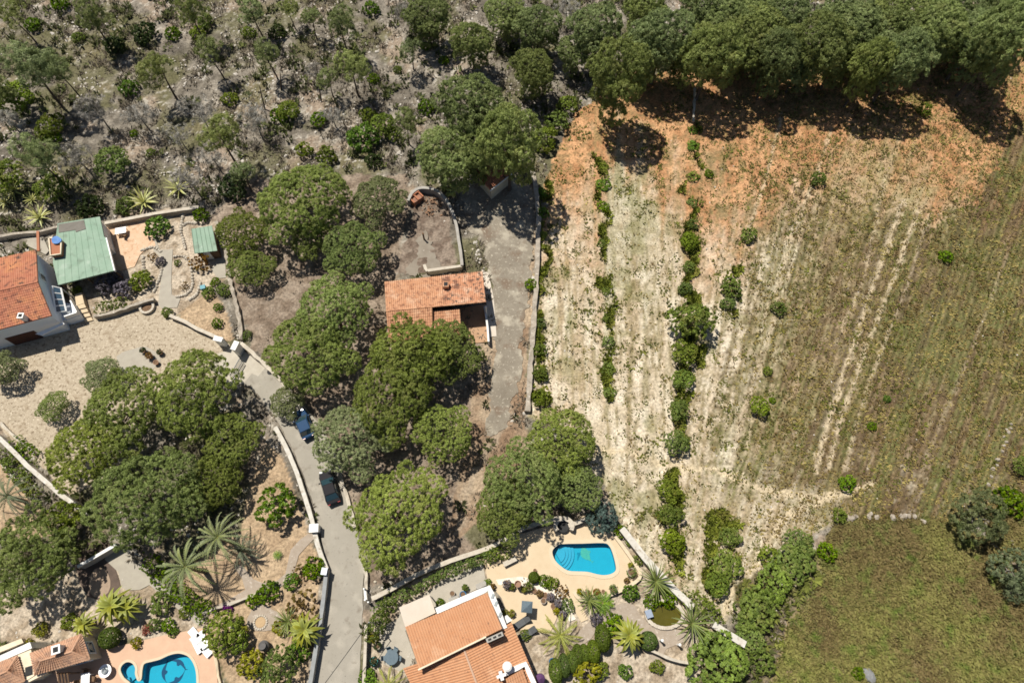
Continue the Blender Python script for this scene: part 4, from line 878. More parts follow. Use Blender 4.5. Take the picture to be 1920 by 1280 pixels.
MB().prism(xy([(33, 1227), (58, 1217), (67, 1264), (48, 1276)], 2.9), -.1, 2.9).build('flat_roof', m_cream, t2)
c = P(54, 1257, 2.95); MB().box((c.x, c.y, 2.93), (.7, .9, .1), .3).build('roof_light', m_dark, t2)
MB().prism(xy([(-30, 1246), (0, 1228), (56, 1203), (60, 1214), (0, 1240), (-30, 1256)], 2.8), -.1, 2.8).build('terrace_slab', m_white, t2)
MB().prism(xy([(-30, 1225), (0, 1212), (40, 1196), (44, 1204), (0, 1222), (-30, 1238)], .6), -.1, .6).build('rear_step', m_cream, t2)
mb = MB(); strip_mesh(mb, resample(xy([(34, 1283), (88, 1257)], 2.7), .8), .5, 2.5, 2.8); mb.build('balcony_rail', m_cream, t2)
c = P(104, 1217, 4.7); mb = MB(); mb.box((c.x, c.y, 4.1), (.7, .7, 1.0), .3); mb.box((c.x, c.y, 4.64), (.9, .9, .1), .3); ch = mb.build('chimney', m_white, t2)
link('flue_opening', MB().box((c.x, c.y, 4.7), (.5, .5, .06), .3).mesh('flue_opening', m_dark, t2.location), ch)
window_on(t2, e1[2], e1[1], .5, 1.6, 1.3, 1.2); window_on(t2, e1[3], e1[2], .7, 1.5, 1.6, 1.4)
tpg = thing('pergola', 'brown timber pergola beams beside the peach villa wall', 'pergola', tuple(P(118, 1275)))
for k in range(4): MB().tube([P(108 + 6 * k, 1262, 2.4), P(114 + 6 * k, 1300, 2.4)], .07, 4).build('beam', m_wood, tpg)
MB().tube([P(100, 1298, 2.3), P(140, 1290, 2.3)], .09, 4).build('beam', m_wood, tpg)
for q in ((108, 1262), (126, 1262)): a = P(*q, 2.3); MB().tube([(a.x, a.y, -.05), (a.x, a.y, 2.35)], .07, 6).build('post', m_wood, tpg)

# ------------------------------------------------------------------ pools
m_pool = mat('pool_mosaic', (.018, .42, .575), (.016, .39, .54), 1.2, rough=.5); m_pstep = mat('pool_step_tiles', (.075, .43, .60), (.065, .39, .56), 2, rough=.5)
m_navy = mat('navy_mosaic', (.01, .06, .16), (.01, .05, .13), 4, rough=.5); m_ygreen = mat('green_mosaic', (.16, .50, .34), (.10, .40, .36), 4, rough=.5)
m_rim = mat('pale_coping', (.715, .60, .43), (.66, .54, .375), 1.5)
def watermat(name, tint, dark=.12, bump=.06):
    m = bpy.data.materials.new(name); m.use_nodes = True; nt = m.node_tree; nt.nodes.remove(nt.nodes['Principled BSDF'])
    tr = _n(nt, 'ShaderNodeBsdfTransparent'); tr.inputs[0].default_value = lin(tint); gl = _n(nt, 'ShaderNodeBsdfGlossy'); gl.inputs['Roughness'].default_value = .03
    fr = _n(nt, 'ShaderNodeFresnel'); fr.inputs[0].default_value = 1.33; bn = _n(nt, 'ShaderNodeBump'); bn.inputs['Strength'].default_value = bump; bn.inputs['Distance'].default_value = .1
    nt.links.new(noise(nt, _n(nt, 'ShaderNodeTexCoord').outputs['Object'], 2.5, 3), bn.inputs['Height']); nt.links.new(bn.outputs[0], fr.inputs['Normal']); nt.links.new(bn.outputs[0], gl.inputs['Normal'])
    mx = _n(nt, 'ShaderNodeMixShader'); nt.links.new(fr.outputs[0], mx.inputs[0]); nt.links.new(tr.outputs[0], mx.inputs[1]); nt.links.new(gl.outputs[0], mx.inputs[2]); nt.links.new(mx.outputs[0], nt.nodes['Material Output'].inputs[0]); return m
m_water = watermat('pool_water', (.62, .93, .97), bump=.2)
def pool(label, poly, depth, name='swimming_pool', cw=.4):
    o = xy(poly, .05); a = sum(o[i][0] * o[(i + 1) % len(o)][1] - o[(i + 1) % len(o)][0] * o[i][1] for i in range(len(o)))
    if a < 0: o = o[::-1]
    c = Vector((sum(p[0] for p in o) / len(o), sum(p[1] for p in o) / len(o), 0)); t = thing(name, label, 'pool', tuple(c)); n = len(o)
    mb = MB(); mb.add([(p[0], p[1], -depth) for p in o] + [(p[0], p[1], .03) for p in o], [tuple(range(n))] + [(i, n + i, n + (i + 1) % n, (i + 1) % n) for i in range(n)]); mb.build('basin', m_pool, t)
    MB().add([(p[0], p[1], -.1) for p in o], [tuple(range(n))]).build('water', m_water, t)
    # coping ring
    pts = [Vector(p) for p in o]; vs = []
    for i in range(n):
        d = (pts[(i + 1) % n] - pts[i - 1]).normalized(); nn = Vector((d.y, -d.x)); q = pts[i] + nn * cw; r_ = pts[i] - nn * .03
        vs += [(r_.x, r_.y, -.06), (r_.x, r_.y, .1), (q.x, q.y, .1), (q.x, q.y, .0)]
    mb = MB().add(vs, [(4 * i + k, 4 * ((i + 1) % n) + k, 4 * ((i + 1) % n) + k + 1, 4 * i + k + 1) for i in range(n) for k in range(3)]); mb.build('coping', m_rim, t)
    return t, o
t_p, _ = pool('turquoise swimming pool with arc steps and cream paving round it', POOL, 1.0)
cst = P(1040, 1036, -.3)
from math import cos, sin, pi
for k, (rr, zz) in enumerate(((2.15, -.85), (1.8, -.72), (1.45, -.6), (1.1, -.48))):
    arc = [(1046.5 + .75 * 0, 0)]
    cen = P(1036.8, 1037, zz); pts = [(cen.x + .35 + rr * 1.0 * cos(a), cen.y + rr * 1.05 * sin(a)) for a in np.linspace(-1.05, 1.05, 14)] + [(cen.x + .35, cen.y)]
    MB().prism(pts, -1.05, zz).build('pool_step', m_pstep, t_p)
def fish(cx, cy, ang, L, z, m, parent, W=.32, bend=.35):
    up_ = []; lo = []
    for i in range(13):
        s = i / 12; wd = L * W * (math.sin(pi * s ** .75) ** 1.2 * .5 + .03) * (1 if s < .8 else .7); x_ = L * (s - .5); yb = bend * L * (s - .5) ** 2 * 2
        if 5 <= i <= 6: up_.append((x_, yb + wd + L * .12))
        else: up_.append((x_, yb + wd))
        lo.append((x_, yb - wd))
    tail = [(L * .6, bend * L * .6 + L * .13), (L * .56, bend * L * .55), (L * .66, bend * L * .45 - L * .05)]
    pl = up_ + tail + lo[::-1]; ca, sa = cos(ang), sin(ang)
    MB().add([(cx + a * ca - b * sa, cy + a * sa + b * ca, z) for a, b in pl] , [tuple(range(len(pl)))]).build('floor_mosaic', m, parent)
c = P(1098, 1040, -.95); fish(c.x, c.y, -1.0, 1.9, -.97, m_ygreen, t_p, .5, .2); c = P(1089, 1034, -1.4); fish(c.x - .2, c.y - .3, .95, 1.6, -.975, mat('teal_mosaic', (.02, .28, .42), (.02, .24, .36), 3), t_p, .14, -.3)
t_q, _ = pool('winding turquoise pool with a round hot tub bay and fish mosaic', POOL2, 1.0, cw=.24)
c = P(325, 1258, -.96)
for k, a in enumerate((1.2, -.9, -2.95)): fish(c.x + 1.1 * cos(a), c.y + 1.1 * sin(a), a - pi / 2 + pi, 2.1, -.975, m_navy, t_q, .17, .42)
c = P(240, 1257, -.5)
MB().lathe((c.x, c.y, 0), [(1.15, -1.05), (1.15, -.75)], 20).build('hot_tub_floor', m_pstep, t_q)
arc = [(c.x + r_ * cos(a), c.y + r_ * sin(a)) for r_, aa in ((1.15, np.linspace(1.9, 5.2, 14)), (.7, np.linspace(5.2, 1.9, 14))) for a in aa]; MB().prism(arc, -.76, -.4).build('hot_tub_seat', m_pstep, t_q)
tpo = thing('garden_pond', 'oval olive green pond with a stone rim under the bright bush', 'pond', tuple(P(1246, 1151)))
c = P(1246, 1151, .12); MB().lathe((c.x, c.y, 0), [(1.85, -.05), (1.85, .12)], 28, .68, .05).build('water', mat('pond_water', (.085, .075, .008), (.11, .095, .015), 1, rough=.06, spec=.5), tpo)
mb = MB()
for k in range(26): a = 2 * pi * k / 26; mb.box((c.x + 2.05 * cos(a), c.y + 1.42 * sin(a), .1), (.5, .38, .3 + rnd.uniform(-.05, .08)), a + pi / 2)
mb.build('stone_rim', m_stonel, tpo)['kind'] = 'stuff'
tfo = thing('round_planter', 'round stone ringed planter at the edge of the gravel yard', 'planter', tuple(P(275, 575)))
c = P(275, 575, .4); mb = MB()
for k in range(16): a = 2 * pi * k / 16; mb.box((c.x + .85 * cos(a), c.y + .85 * sin(a), .2), (.36, .3, .5 + rnd.uniform(-.05, .05)), a + pi / 2)
mb.build('stone_ring', m_stonel, tfo)['kind'] = 'stuff'; MB().lathe((c.x, c.y, 0), [(.72, -.05), (.72, .25), (.2, .36)], 16).build('soil', m_wood, tfo)

# ------------------------------------------------------------------ walls, gates, edgings
WG = 'low walls and stone edgings'
m_cop = mat('weathered_white', (.70, .67, .60), (.56, .51, .43), 1.3, rough=.85, bump=.3, spots=[((.42, .36, .28), 1.6, .54, .66), ((.78, .75, .70), 1.1, .56, .7)])
wall('field_wall', 'long grey dry stone wall between the gravel drive and the terraced field', 'wall', [(1000, 322), (1006, 360), (1010, 410), (1008, 470), (1005, 540), (1000, 610), (995, 680), (989, 770)], .75, .62, m_stone, jit=.1)
wall('road_wall', 'white topped wall along the downhill side of the curving road', 'wall', [(516, 800), (536, 838), (556, 885), (571, 930), (582, 965), (588, 990), (598, 1030), (612, 1066)], .8, .42, m_stonel, .08, m_cop, smooth=3)
wall('road_wall', 'grey capped wall running straight down the road from the white topped wall', 'wall', [(612, 1068), (607, 1115), (599, 1175), (588, 1240), (578, 1300)], 1.1, .34, m_render, .1, mat('grey_coping', (.36, .37, .37), (.28, .29, .29), 2))
wall('verge_kerb', 'brown stone kerb on the road edge above the concrete gate apron', 'kerb', [(452, 642), (480, 668), (510, 695), (530, 718), (548, 738)], .5, .45, m_stonel, jit=.08)
wall('verge_kerb', 'pale stone kerb beside the parked black car', 'kerb', [(640, 900), (652, 935), (660, 965), (664, 988)], .45, .4, m_stonel, jit=.06)
wall('verge_kerb', 'short rough kerb opposite the white pillar along the road', 'kerb', [(682, 1045), (686, 1080), (687, 1105)], .5, .35, m_stonel, jit=.08)
wall('boundary_wall', 'thin pale wall between the road and the villa yard table', 'wall', [(686, 1170), (685, 1210), (681, 1300)], 1.0, .25, m_render, .08, m_stonel)
wall('boundary_wall', 'pale capped wall rising from the road past the big round pine to the pool', 'wall', [(697, 1122), (735, 1103), (775, 1080), (820, 1060), (870, 1042), (915, 1027), (955, 1007), (985, 988), (1030, 975), (1052, 970)], 1.0, .4, m_stone, .1, m_stonel, smooth=2)
wall('boundary_wall', 'short pale wall behind the pool between the barbecue and the blue conifer', 'wall', [(1066, 985), (1085, 978), (1103, 970)], .9, .4, m_stonel, .08, m_stonel)
wall('boundary_wall', 'broad white diagonal wall between the pool garden and the pale terraces', 'wall', [(1166, 990), (1185, 1014), (1210, 1046), (1240, 1078), (1265, 1105), (1300, 1138)], 1.3, .55, m_stonel, .2, m_cop)
wall('boundary_wall', 'white end of the diagonal wall beyond the dark hedge', 'wall', [(1338, 1170), (1365, 1188), (1398, 1208)], 1.2, .55, m_stonel, .2, m_cop)
wall('terrace_wall', 'curved cream retaining wall along the outer pool terrace edge', 'wall', [(1150, 1000), (1168, 1024), (1185, 1048), (1199, 1070), (1199, 1084), (1176, 1100), (1148, 1113), (1122, 1121), (1100, 1125), (1085, 1121), (1076, 1109)], .45, .3, m_stonel, .08, m_rim, smooth=2)
wall('garden_wall', 'long stone wall behind the green annexe and orange terrace', 'wall', [(-20, 446), (30, 437), (70, 434), (110, 424)], .9, .4, m_stone)
wall('garden_wall', 'long stone wall from the orange terrace to the shrub above the shed', 'wall', [(196, 418), (240, 410), (290, 400), (330, 394), (372, 388)], .9, .42, m_stone, .06, m_stonel)
wall('garden_wall', 'rubble boundary wall between the shed garden and the pines', 'wall', [(405, 415), (416, 440), (424, 480), (430, 520), (440, 560), (448, 600), (452, 636)], .6, .45, m_stone, jit=.12)
wall('garden_wall', 'pale capped wall from the bushes to the white gate slab', 'wall', [(318, 591), (345, 602), (368, 615), (395, 627), (418, 637)], .8, .36, m_stone, .08, m_stonel)
wall('retaining_wall', 'dark stone retaining wall below the clipped hedge and steps', 'wall', [(175, 592), (200, 588), (225, 580), (255, 570), (288, 560)], .9, .4, m_stone)
wall('court_wall', 'curved grey wall sweeping round the rubble court above the cottage', 'wall', [(765, 376), (772, 362), (785, 353), (800, 352), (818, 357), (835, 372), (846, 392), (855, 420), (860, 450), (864, 475), (866, 497)], 1.2, .35, m_render, .06, m_render, smooth=3)
wall('court_wall', 'straight pale wall closing the court just above the cottage roof', 'wall', [(802, 507), (830, 503), (866, 498)], 1.0, .35, m_stonel, .05, m_stonel)
wall('court_wall', 'stub of pale wall between the gravel patch and the court', 'wall', [(795, 496), (801, 508)], .8, .4, m_stonel)
wall('boundary_wall', 'white topped wall running diagonally beneath the big pine group', 'wall', [(-20, 808), (0, 822), (25, 846), (50, 872), (85, 902), (115, 928), (140, 945), (160, 965)], 1.4, .4, m_stonel, .1, m_cop)
wall('boundary_wall', 'low tan wall edging the gravel yard next to the white topped wall', 'wall', [(0, 792), (20, 812), (45, 832), (64, 850)], .5, .3, m_stonel)
wall('boundary_wall', 'low kerb wall bordering the palm garden below the white topped wall', 'wall', [(-10, 855), (12, 880), (35, 910), (48, 925)], .5, .3, m_stonel)
wall('white_beam_wall', 'narrow white wall beside the shaded dark courtyard', 'wall', [(145, 1062), (180, 1042), (218, 1020)], 1.5, .25, m_render, .1, m_white)
wall('garden_wall', 'stone wall under the purple flowers beside the tan garden beds', 'wall', [(392, 1143), (430, 1132), (470, 1117), (505, 1104)], .5, .3, m_stonel)
wall('garden_wall', 'low wall between the yellow bush garden and the sun loungers', 'wall', [(402, 1150), (420, 1165), (440, 1180), (452, 1192)], .4, .3, m_stonel)
wall('terrace_rail', 'thin kerb at the end of the peach pool terrace behind the white loungers', 'kerb', [(393, 1185), (403, 1230), (413, 1290)], .35, .25, m_rim)
wall('villa_garden_wall', 'dark edged stone wall below the clipped cypress garden', 'wall', [(1222, 1218), (1250, 1232), (1275, 1240), (1296, 1243)], .9, .3, m_stonel)
def rockrow(label, pxs, rr, step):
    p_ = resample(xy(pxs, .2), step); t = thing('field_edge', label, 'stone edging', (p_[0].x, p_[0].y, 0)); mb = MB()
    for q in p_:
        if rnd.random() < .82: mb.lathe((q.x + rnd.uniform(-.35, .35), q.y + rnd.uniform(-.3, .3), -.1), [(rr * rnd.uniform(.7, 1.2), 0), (rr * rnd.uniform(.6, 1.1), rr * .6), (rr * .4, rr * rnd.uniform(.8, 1.2))], 6, rnd.uniform(.55, .9), rnd.random() * 3)
    mb.build('stones', m_stone, t)['kind'] = 'stuff'
rockrow('row of rough stones ending the lower field terrace', [(1590, 968), (1620, 966), (1655, 966), (1690, 970), (1732, 972)], .42, .62)
rockrow('broken pale stone line beside the far meadow corner', [(1897, 795), (1885, 830), (1870, 870), (1856, 905)], .3, .5)
rockrow('pale stone track kerb at the meadow edge by the grey olives', [(1885, 1000), (1905, 1025), (1935, 1060)], .3, .45)
wall('field_edge', 'thin stone line running down from the wood between orange terraces', 'stone edging', [(1303, 165), (1302, 195), (1300, 228)], .3, .35, m_stonel, jit=.1)
for k, (pts, lb) in enumerate((([(344, 395), (341, 410), (338, 430), (343, 450), (347, 465)], 'row of pale edging stones by the rock bed near the shed'), ([(326, 480), (345, 480), (356, 495), (360, 520), (358, 540), (345, 552), (330, 555)], 'curved stone edging of the brown bed beside the concrete path'),
                     ([(267, 480), (268, 500), (270, 520)], 'short stone divider inside the bed by the orange terrace'), ([(300, 482), (302, 505), (296, 525), (288, 545)], 'stone edging of the planted bed on the terrace side of the path'), ([(375, 530), (368, 550), (355, 560)], 'stone edging under the teal bin'),
                     ([(344, 420), (352, 416), (368, 417)], 'short stone edging above the green shed'), ([(300, 470), (285, 462), (265, 468)], 'edging stones at the orange terrace corner'))):
    p_ = resample(smoothpoly(xy(pts, .2), False, 4), .45); t = thing('stone_edging', lb, 'edging', (p_[0].x, p_[0].y, 0), 'stone edgings of the garden beds'); mb = MB()
    for q in p_: mb.lathe((q.x, q.y, -.05), [(.24, 0), (.26 + rnd.uniform(-.05, .05), .15), (.14, .28)], 6, .8, rnd.random() * 3)
    mb.build('stones', m_stonel, t)['kind'] = 'stuff'
m_gate = mat('gate_grey', (.28, .29, .29), (.2, .21, .21), 3, rough=.6)
tg = thing('gate', 'grey barred sliding gate across the concrete apron', 'gate', tuple(P(438, 690)))
a, b = P(449, 672, 1.3), P(431, 704, 1.3)
for z_ in (.25, 1.3): MB().tube([(a.x, a.y, z_), (b.x, b.y, z_)], .06, 6).build('rail', m_gate, tg)
me_bar = MB().tube([(0, 0, .25), (0, 0, 1.3)], .035, 5).mesh('bar', m_gate)
for k in range(14): q = a.lerp(b, k / 13); link('bar', me_bar, tg, (q.x - tg.location.x, q.y - tg.location.y, 0))
def slabpost(name, label, q0, q1, h, th, m, capm=None):
    a, b = P(*q0, h), P(*q1, h); t = thing(name, label, 'pillar', ((a.x + b.x) / 2, (a.y + b.y) / 2, 0)); mb = MB(); strip_mesh(mb, [Vector(a[:2]), Vector(b[:2])], th, -.1, h); mb.build('shaft', m, t)
    mb = MB(); d = (b - a).normalized() * .08; strip_mesh(mb, [Vector((a - d)[:2]), Vector((b + d)[:2])], th + .16, h + .001, h + .1); mb.build('cap', capm or m_white, t)
slabpost('gate_pillar', 'white slab gate pillar at the end of the capped garden wall', (402, 634), (416, 637), 1.9, .5, m_white)
slabpost('gate_pillar', 'white slab gate pillar beside the grey sliding gate', (437, 655), (444, 641), 2.2, .55, m_white)
slabpost('wall_pillar', 'short white pillar on the curved road wall', (581, 990), (596, 989), 1.25, .8, m_white)
slabpost('wall_pillar', 'grey pillar where the two road walls meet', (604, 1070), (612, 1071), 1.5, .6, m_render, m_bluew)
tgt = thing('garden_gate', 'white metal garden gate on the roadside opposite the tan garden', 'gate', tuple(P(688, 1115)))
for q in ((682, 1103), (690, 1128), (684, 1124)): a = P(*q, 1.5); MB().tube([(a.x, a.y, -.1), (a.x, a.y, 1.5)], .09, 8).build('post', m_wpaint, tgt)
for z_ in (.4, .9, 1.4): MB().tube([P(682, 1103, 1.5)[:2] + (0,) if False else (P(682, 1103, 1.5).x, P(682, 1103, 1.5).y, z_), (P(684, 1124, 1.5).x, P(684, 1124, 1.5).y, z_)], .05, 5).build('bar', m_wpaint, tgt)
tdc = thing('drain_cover', 'round black drain cover on the road below the concrete gate apron', 'drain cover', tuple(P(507, 697))); c = P(507, 697); MB().lathe((c.x, c.y, 0), [(.42, 0), (.42, .045)], 16).build('lid', m_dark, tdc)
tcb = thing('overhead_cable', 'thin dark cable strung over the road near the villa', 'cable', tuple(P(690, 1165)))
a, b = P(692, 1166, 5.), P(560, 1345, 6.); MB().tube([a.lerp(b, s) - Vector((0, 0, 1.6 * s * (1 - s))) for s in np.linspace(0, 1, 14)], .035, 5).build('cable', m_dark, tcb)
MB().tube([(a.x, a.y, -.1), (a.x, a.y, 5.1)], [.07, .05], 8).build('post', m_metal, tcb)
# steps from the yard to the white house
tst = thing('steps', 'flight of cream steps climbing from the gravel yard to the white house', 'steps', tuple(P(164, 590)))
for k in range(4):
    a, b = P(174 - 4.2 * k, 600 - 8 * k, .2 + .2 * k), P(159 - 4.2 * k, 603.5 - 8 * k, .2 + .2 * k); c, d = P(155 - 4.2 * k, 595 - 8 * k, .2 + .2 * k), P(170 - 4.2 * k, 591.5 - 8 * k, .2 + .2 * k)
    MB().prism([tuple(q[:2]) for q in (a, b, c, d)], -.1, .2 + .2 * k).build('step', m_tile, tst)
MB().prism(xy([(143, 573), (158, 568), (153, 548), (140, 552)], .85), -.1, .85).build('landing', m_tile, tst)
tbb = thing('brick_barbecue', 'roofless red brick barbecue bay against the curved court wall', 'barbecue', tuple(P(781, 371)))
ang_ = math.atan2(1, 1.1); c = P(781, 371, .8)
for k in (-1, 0, 1): MB().box((c.x + cos(ang_) * k * .8, c.y + sin(ang_) * k * .8, .45), (.22, 1.1, 1.1), ang_).build('pier', m_brick, tbb)
MB().box((c.x, c.y, .35), (1.5, .9, .8), ang_).build('hearth', mat('sooty_brick', (.40, .20, .13), (.25, .13, .09), 2), tbb); q = Vector((c.x, c.y)) + Vector((-sin(ang_), cos(ang_))) * .6; MB().box((q.x, q.y, .5), (1.9, .22, 1.2), ang_).build('back_wall', m_brick, tbb)
to = thing('stone_oven', 'curved stone oven standing at the upper edge of the pool terrace', 'oven', tuple(P(1057, 985)))
c = P(1057, 986, 1.0); mb = MB(); arcp = [Vector((c.x + 1.0 * cos(a), c.y + .9 * sin(a))) for a in np.linspace(-.5, pi + .6, 14)]; strip_mesh(mb, arcp, .5, 0, 1.1, .04); mb.build('curved_wall', m_stonel, to); MB().lathe((c.x, c.y, 0), [(.7, 0), (.7, .5), (.6, .55)], 14).build('hearth', m_dark, to)
# ------------------------------------------------------------------ cars
def car(label, front, rear, body_m, Lm, Wm, Hm, suv=0.):
    f, r_ = P(*front, .8), P(*rear, .8); d = f - r_; c = (f + r_) / 2
    t = thing('parked_car', label, 'car', (c.x, c.y, .03), 'cars parked on the road', math.atan2(d.y, d.x))
    L, W = Lm / 2, Wm / 2; zb = .78 + .12 * suv
    st = [(-L, .80, .42, zb * .92), (-L + .12, .9, .3, zb + .06), (-L + .6, .97, .26, zb + .12), (-.6, 1., .26, zb + .1), (.5, 1., .26, zb + .08), (L - 1.0, .98, .26, zb + .06), (L - .35, .93, .28, zb - .04), (L - .08, .82, .32, zb - .14), (L, .7, .42, zb - .26)]
    vs = []; n = 8
    for x_, k, z0, z1 in st:
        wv = W * k; vs += [(x_, -wv * .9, z0), (x_, -wv, z0 + .15), (x_, -wv, z1 - .18), (x_, -wv * .9, z1 - .03), (x_, wv * .9, z1 - .03), (x_, wv, z1 - .18), (x_, wv, z0 + .15), (x_, wv * .9, z0)]
    m_ = len(st); fs = [(i * n + j, i * n + (j + 1) % n, (i + 1) * n + (j + 1) % n, (i + 1) * n + j) for i in range(m_ - 1) for j in range(n)] + [tuple(range(n - 1, -1, -1)), tuple((m_ - 1) * n + j for j in range(n))]
    def part(nm, mb, m, par=t, smooth=False): return link(nm, mb.mesh(nm, m, (0, 0, 0), smooth), par)
    part('body', MB().add(vs, fs), body_m)
    # cabin: pillars and roof
    xb0, xb1 = -L + .45 - .1 * suv, L - 1.15 + .1 * suv; xt0, xt1 = xb0 + .62 - .25 * suv, xb1 - .85; z0, z1 = zb + .06, Hm
    wb, wt = W * .93, W * .76
    B4 = [Vector(p) for p in ((xb0, -wb, z0), (xb1, -wb, z0), (xb1, wb, z0), (xb0, wb, z0))]; T4 = [Vector(p) for p in ((xt0, -wt, z1 - .05), (xt1, -wt, z1 - .05), (xt1, wt, z1 - .05), (xt0, wt, z1 - .05))]
    part('cabin_frame', MB().hexa(B4, T4), body_m)
    rt = [Vector((p.x, p.y, z1 - .049)) for p in T4]; rm = [p * 1 for p in rt]; cx = (xt0 + xt1) / 2
    part('roof', MB().hexa(rt, [Vector((cx + (p.x - cx) * .93, p.y * .86, z1 + .02)) for p in rm]), body_m)
    def pane(nm, q, k=.1):
        q = [Vector(p) for p in q]; cc = sum(q, Vector()) / 4; nn = (q[1] - q[0]).cross(q[3] - q[0]).normalized()
        if nn.dot(cc - Vector((cx, 0, .9))) < 0: nn = -nn
        q = [cc + (p - cc) * (1 - k) for p in q]; part(nm, MB().hexa([p - nn * .03 for p in q], [p + nn * .012 for p in q]), m_carglass)
    pane('windscreen', (B4[1], B4[2], T4[2], T4[1]), .08); pane('rear_window', (B4[3], B4[0], T4[0], T4[3]), .12); pane('side_window', (B4[0], B4[1], T4[1], T4[0]), .14); pane('side_window', (B4[2], B4[3], T4[3], T4[2]), .14)
    for sx in (L - .85, -L + .85):
        for sy in (-1, 1):
            tube = lambda rad, wd: MB().tube([(0, -wd, 0), (0, wd, 0)], rad, 16).mesh('wheel', m_tyre)
            wh = link('wheel', tube(.33, .11), t, (sx, sy * (W - .1), .33)); link('rim', MB().tube([(0, -.12, 0), (0, .12, 0)], .21, 12).mesh('rim', m_metal), wh)
    for sy in (-1, 1):
        part('headlight', MB().box((L - .17, sy * W * .58, zb - .16), (.22, .36, .13), -sy * .35), m_lamp); part('tail_light', MB().box((-L + .06, sy * W * .66, zb - .08), (.1, .3, .16)), m_tail)
        part('door_mirror', MB().box((xb1 - .32, sy * (W + .08), zb + .12), (.14, .2, .13)), body_m)
    return t
m_carglass = mat('car_glass', (.02, .05, .065), (.03, .065, .08), 2, rough=.05, spec=.8); m_tyre = mat('tyre_rubber', (.02, .02, .02), (.03, .03, .03), 4); m_lamp = mat('lamp_lens', (.7, .7, .7), (.6, .6, .6), 3, rough=.1, spec=.8); m_tail = mat('red_lens', (.4, .02, .02), (.3, .02, .02), 3, rough=.15)
def paint(name, c):
    m = mat(name, c, tuple(x * .9 for x in c), 1.5, rough=.65, spec=.1); b = m.node_tree.nodes['Principled BSDF']; b.inputs['Coat Weight'].default_value = .35; b.inputs['Coat Roughness'].default_value = .025; return m
car('black hatchback car parked on the asphalt road', (608, 879), (627, 945), paint('black_paint', (.018, .017, .02)), 4.35, 1.8, 1.45)
car('blue car parked partly under the overhanging pale tree', (557, 765), (581, 823), paint('blue_paint', (.02, .065, .15)), 4.0, 1.78, 1.62, 1.)

# ------------------------------------------------------------------ garden furniture and pots
m_sling = mat('grey_fabric', (.13, .135, .14), (.10, .105, .11), 4); m_wplastic = mat('white_plastic', (.84, .84, .83), (.78, .78, .77), 3, rough=.45); m_teak = mat('slate_blue_metal', (.16, .21, .24), (.12, .16, .19), 3)
def lounger(label, px, py, ang, fab, fr, grp, L=1.95, W=.66, back=.5):
    p = P(px, py, .3); t = thing('sun_lounger', label, 'sun lounger', (p.x, p.y, .05), grp, ang)
    hx = L * .18
    link('seat', MB().box((-L * .16, 0, .3), (L * .68, W, .09)).mesh('seat', fab), t)
    link('backrest', MB().slab([(hx, -W / 2, .34), (hx, W / 2, .34), (L / 2, W / 2, .34 + back), (L / 2, -W / 2, .34 + back)], .08).mesh('backrest', fab), t)
    mb = MB(); [mb.tube([(-L / 2, s * W * .52, .27), (L * .48, s * W * .52, .27)], .03, 5) for s in (-1, 1)]; [mb.tube([(x_, -W * .52, .27), (x_, W * .52, .27)], .025, 5) for x_ in (-L / 2, 0, L * .48)]; link('frame', mb.mesh('frame', fr), t)
    lg = MB().tube([(0, 0, 0), (0, 0, .27)], .03, 6).mesh('leg', fr)
    for a in (-.42, .4):
        for b in (-1, 1): link('leg', lg, t, (a * L, b * W * .48, 0))
lounger('dark grey sun lounger closer to the square parasol', 978, 1167, .55, m_sling, m_dark, 'grey sun loungers')
lounger('dark grey sun lounger closer to the large yellow green palm', 990, 1187, .55, m_sling, m_dark, 'grey sun loungers')
for x_, y_, a, lb in ((367, 1191, -.75, 'white sun lounger nearest the flower beds at the top of the peach terrace'), (381, 1199, -.95, 'white sun lounger against the terrace end hedge'), (370, 1208, 2.2, 'white sun lounger beside the winding pool edge'), (384, 1216, 2.4, 'white sun lounger lowest in the group near the terrace kerb')):
    lounger(lb, x_, y_, a, m_wplastic, m_wplastic, 'white sun loungers', 1.9, .72, .35)
def parasol(label, px, py, h, rx, m, square=True):
    p = P(px, py, h); t = thing('parasol', label, 'parasol', (p.x, p.y, .05)); n = 4 if square else 12
    link('canopy', MB().lathe((0, 0, h - .1), [(rx, -.12), (rx * 1.0, -.08), (rx * .5, .14), (.06, .32)], n, 1, .7).mesh('canopy', m), t); link('pole', MB().tube([(0, 0, .02), (0, 0, h + .2)], .03, 8).mesh('pole', m_metal), t); link('foot', MB().lathe((0, 0, 0), [(.32, 0), (.3, .08), (.06, .12)], 12).mesh('foot', m_render), t)
parasol('square slate blue parasol on the cream terrace', 988, 1137, 2.0, .85, m_teak)
def table_set(name, label, px, py, r, m, n, cm, grp):
    p = P(px, py, .75); t = thing(name, label, 'table', (p.x, p.y, .05), grp); link('tabletop', MB().lathe((0, 0, .7), [(r, 0), (r, .05)], 18).mesh('tabletop', m), t); link('pedestal', MB().lathe((0, 0, 0), [(r * .5, 0), (.06, .08), (.06, .7)], 10).mesh('pedestal', m), t)
def chair(label, px, py, ang, m, grp):
    p = P(px, py, .5); t = thing('garden_chair', label, 'chair', (p.x, p.y, .05), grp, ang); link('seat', MB().box((0, 0, .43), (.5, .5, .06)).mesh('seat', m), t); link('backrest', MB().slab([(-.24, -.25, .45), (-.24, .25, .45), (-.34, .25, .95), (-.34, -.25, .95)], .05).mesh('backrest', m), t)
    lg = MB().tube([(0, 0, 0), (0, 0, .42)], .025, 5).mesh('leg', m)
    for a in (-1, 1):
        for b in (-1, 1): link('leg', lg, t, (a * .21, b * .21, 0))
table_set('garden_table', 'round slate blue garden table in the villa yard', 734, 1232, .75, m_teak, 4, m_teak, 'garden tables')
